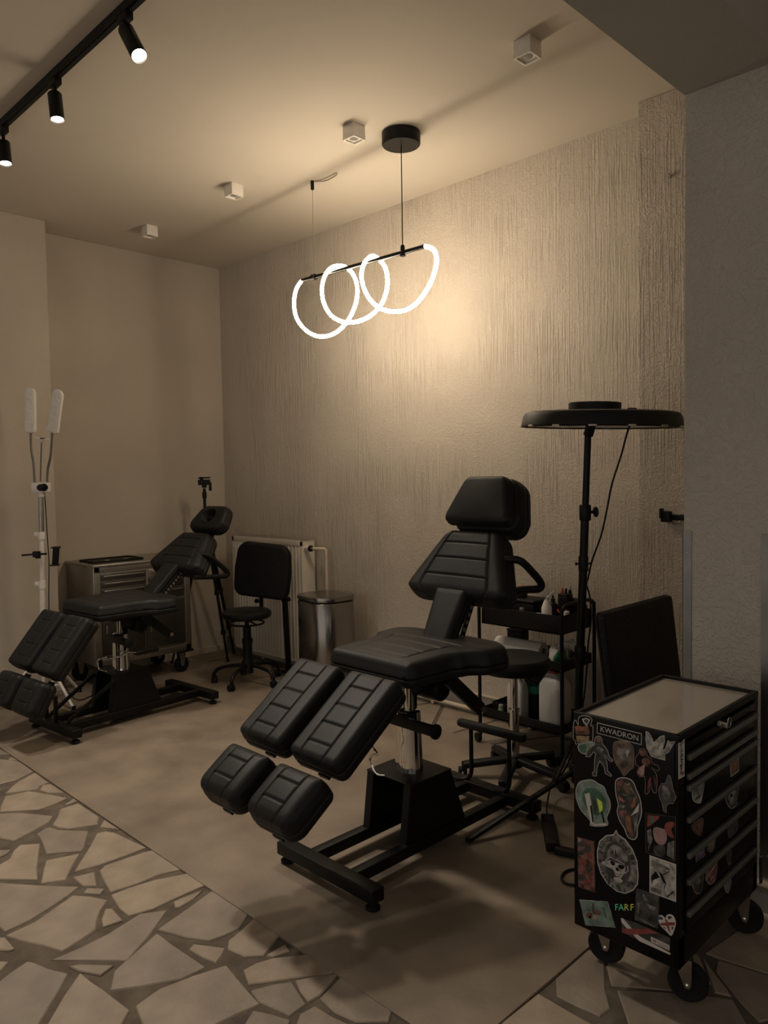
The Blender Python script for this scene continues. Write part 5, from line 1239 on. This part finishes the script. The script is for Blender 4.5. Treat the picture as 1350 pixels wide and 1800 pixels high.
st.poly(H_([(930, 275), (1050, 262), (1030, 180), (1065, 190), (1100, 255), (1250, 255), (1240, 325), (1115, 325), (1130, 400), (1165, 500), (1120, 450), (1060, 330), (945, 322)]), sred).done()
# stickers on the front edge and the drawers
st = Sticker(S1([(1236, 428), (1306, 380), (1304, 800), (1238, 836)]), 'front', sw, None, 'white upright label with black letters on the corner post', .001, False)
lab_pts = [(1266, 462), (1271, 530), (1272, 570), (1270, 628), (1266, 690)]
for ch, p in zip('Tresy', lab_pts): st.text(ch, S1([p])[0], .040, ink)
st.poly(S1([(1268, 752), (1294, 738), (1293, 775), (1268, 788)]), sred).poly(S1([(1245, 440), (1298, 404), (1298, 420), (1246, 456)]), sg).done()
def ds(pts, i, rim, fill, lab, **k):
    return Sticker(pts, 'front', rim, fill, lab, parent=DR[i][0], **k)
ds(S3([(820, 862), (938, 806), (940, 995), (830, 1078)]), 2, sw, sbr, 'small orange photo sticker with white border', smooth=False, d=.003).poly(S3([(840, 880), (910, 840), (915, 950), (845, 990)]), sor, True).done()
ds(S3([(300, 1245), (365, 1190), (445, 1130), (456, 1200), (438, 1310), (415, 1430), (375, 1446), (310, 1412), (288, 1330)]), 2, sw, sg, 'pale mask shaped sticker', d=.003).poly(S3([(310, 1340), (420, 1310), (410, 1420), (330, 1400)]), sgl, True).poly(S3([(325, 1365), (415, 1330), (380, 1380), (340, 1395)]), sdk).done()
ds(S3([(755, 1330), (840, 1260), (930, 1205), (936, 1320), (905, 1420), (930, 1440), (885, 1500), (825, 1516), (770, 1440)]), 3, sgl, sdk, 'grey skull like sticker', d=.002).poly(S3([(790, 1340), (900, 1260), (900, 1400), (830, 1470)]), sg, True).poly(S3([(815, 1330), (845, 1310), (850, 1350), (820, 1360)]), ink, True).done()
ds(S4([(275, 430), (320, 345), (440, 290), (445, 400), (420, 520), (400, 556), (330, 520)]), 3, sdk, sbr, 'dark red sticker with a pointed end', d=.002).poly(S4([(320, 430), (420, 320), (430, 400), (380, 440), (430, 500), (400, 545), (350, 500)]), srb).done()
ds(S4([(335, 735), (465, 645), (465, 830), (340, 920)]), 4, spu, spu, 'small purple rectangular sticker', smooth=False, d=.001).line(S4([(370, 720), (365, 880)]), .003, sdk).line(S4([(400, 760), (440, 735)]), .006, sdk).line(S4([(400, 840), (440, 810)]), .006, sdk).done()
ds(S4([(490, 640), (545, 575), (610, 530), (612, 640), (590, 740), (535, 780), (490, 720)]), 4, sol, sdk, 'small pale yellow round sticker', d=.002).poly(S4([(510, 640), (590, 575), (590, 700), (540, 750), (508, 710)]), sol, True).done()
ds(S4([(300, 1180), (370, 1120), (440, 1070), (440, 1200), (405, 1340), (340, 1352), (298, 1270)]), 5, sgl, sdk, 'grey outlined bust sticker', d=.002).poly(S4([(335, 1150), (410, 1110), (400, 1200), (345, 1220)]), sg, True).done()
ds(S4([(480, 1010), (560, 940), (645, 880), (630, 1050), (617, 1160), (570, 1222), (530, 1232), (478, 1170)]), 5, sgl, srb, 'ragged grey and red sticker', smooth=False, d=.0025).line(S4([(500, 1130), (610, 950)]), .004, sgl).line(S4([(530, 1200), (590, 1080)]), .003, sgl).done()
ds(S4([(742, 1200), (780, 1160), (825, 1133), (832, 1230), (790, 1350), (742, 1290)]), 6, sgl, sg, 'small grey oval sticker on the lowest drawer', d=.002).done()
ds(S4([(745, 790), (800, 760), (850, 730), (835, 930), (800, 975), (765, 900)]), 5, ink, sdk, 'faint dark sticker with a pale tip', smooth=False, d=.001).poly(S4([(780, 935), (830, 920), (805, 970)]), sg).done()
ds(S4([(780, 400), (850, 330), (920, 300), (930, 450), (850, 560), (790, 580)]), 4, ink, sdk, 'faint almost black sticker near the drawer end', d=.001).done()
st = Sticker(S4([(1220, 860), (1271, 825), (1271, 1205), (1225, 1232)]), 'front', sgl, ink, 'narrow outlined label at the rear corner post', .0015, False)
for k in range(5): st.line(S4([(1238, 900+k*62), (1256, 885+k*62), (1240, 935+k*62)]), .003, sg)
st.done()
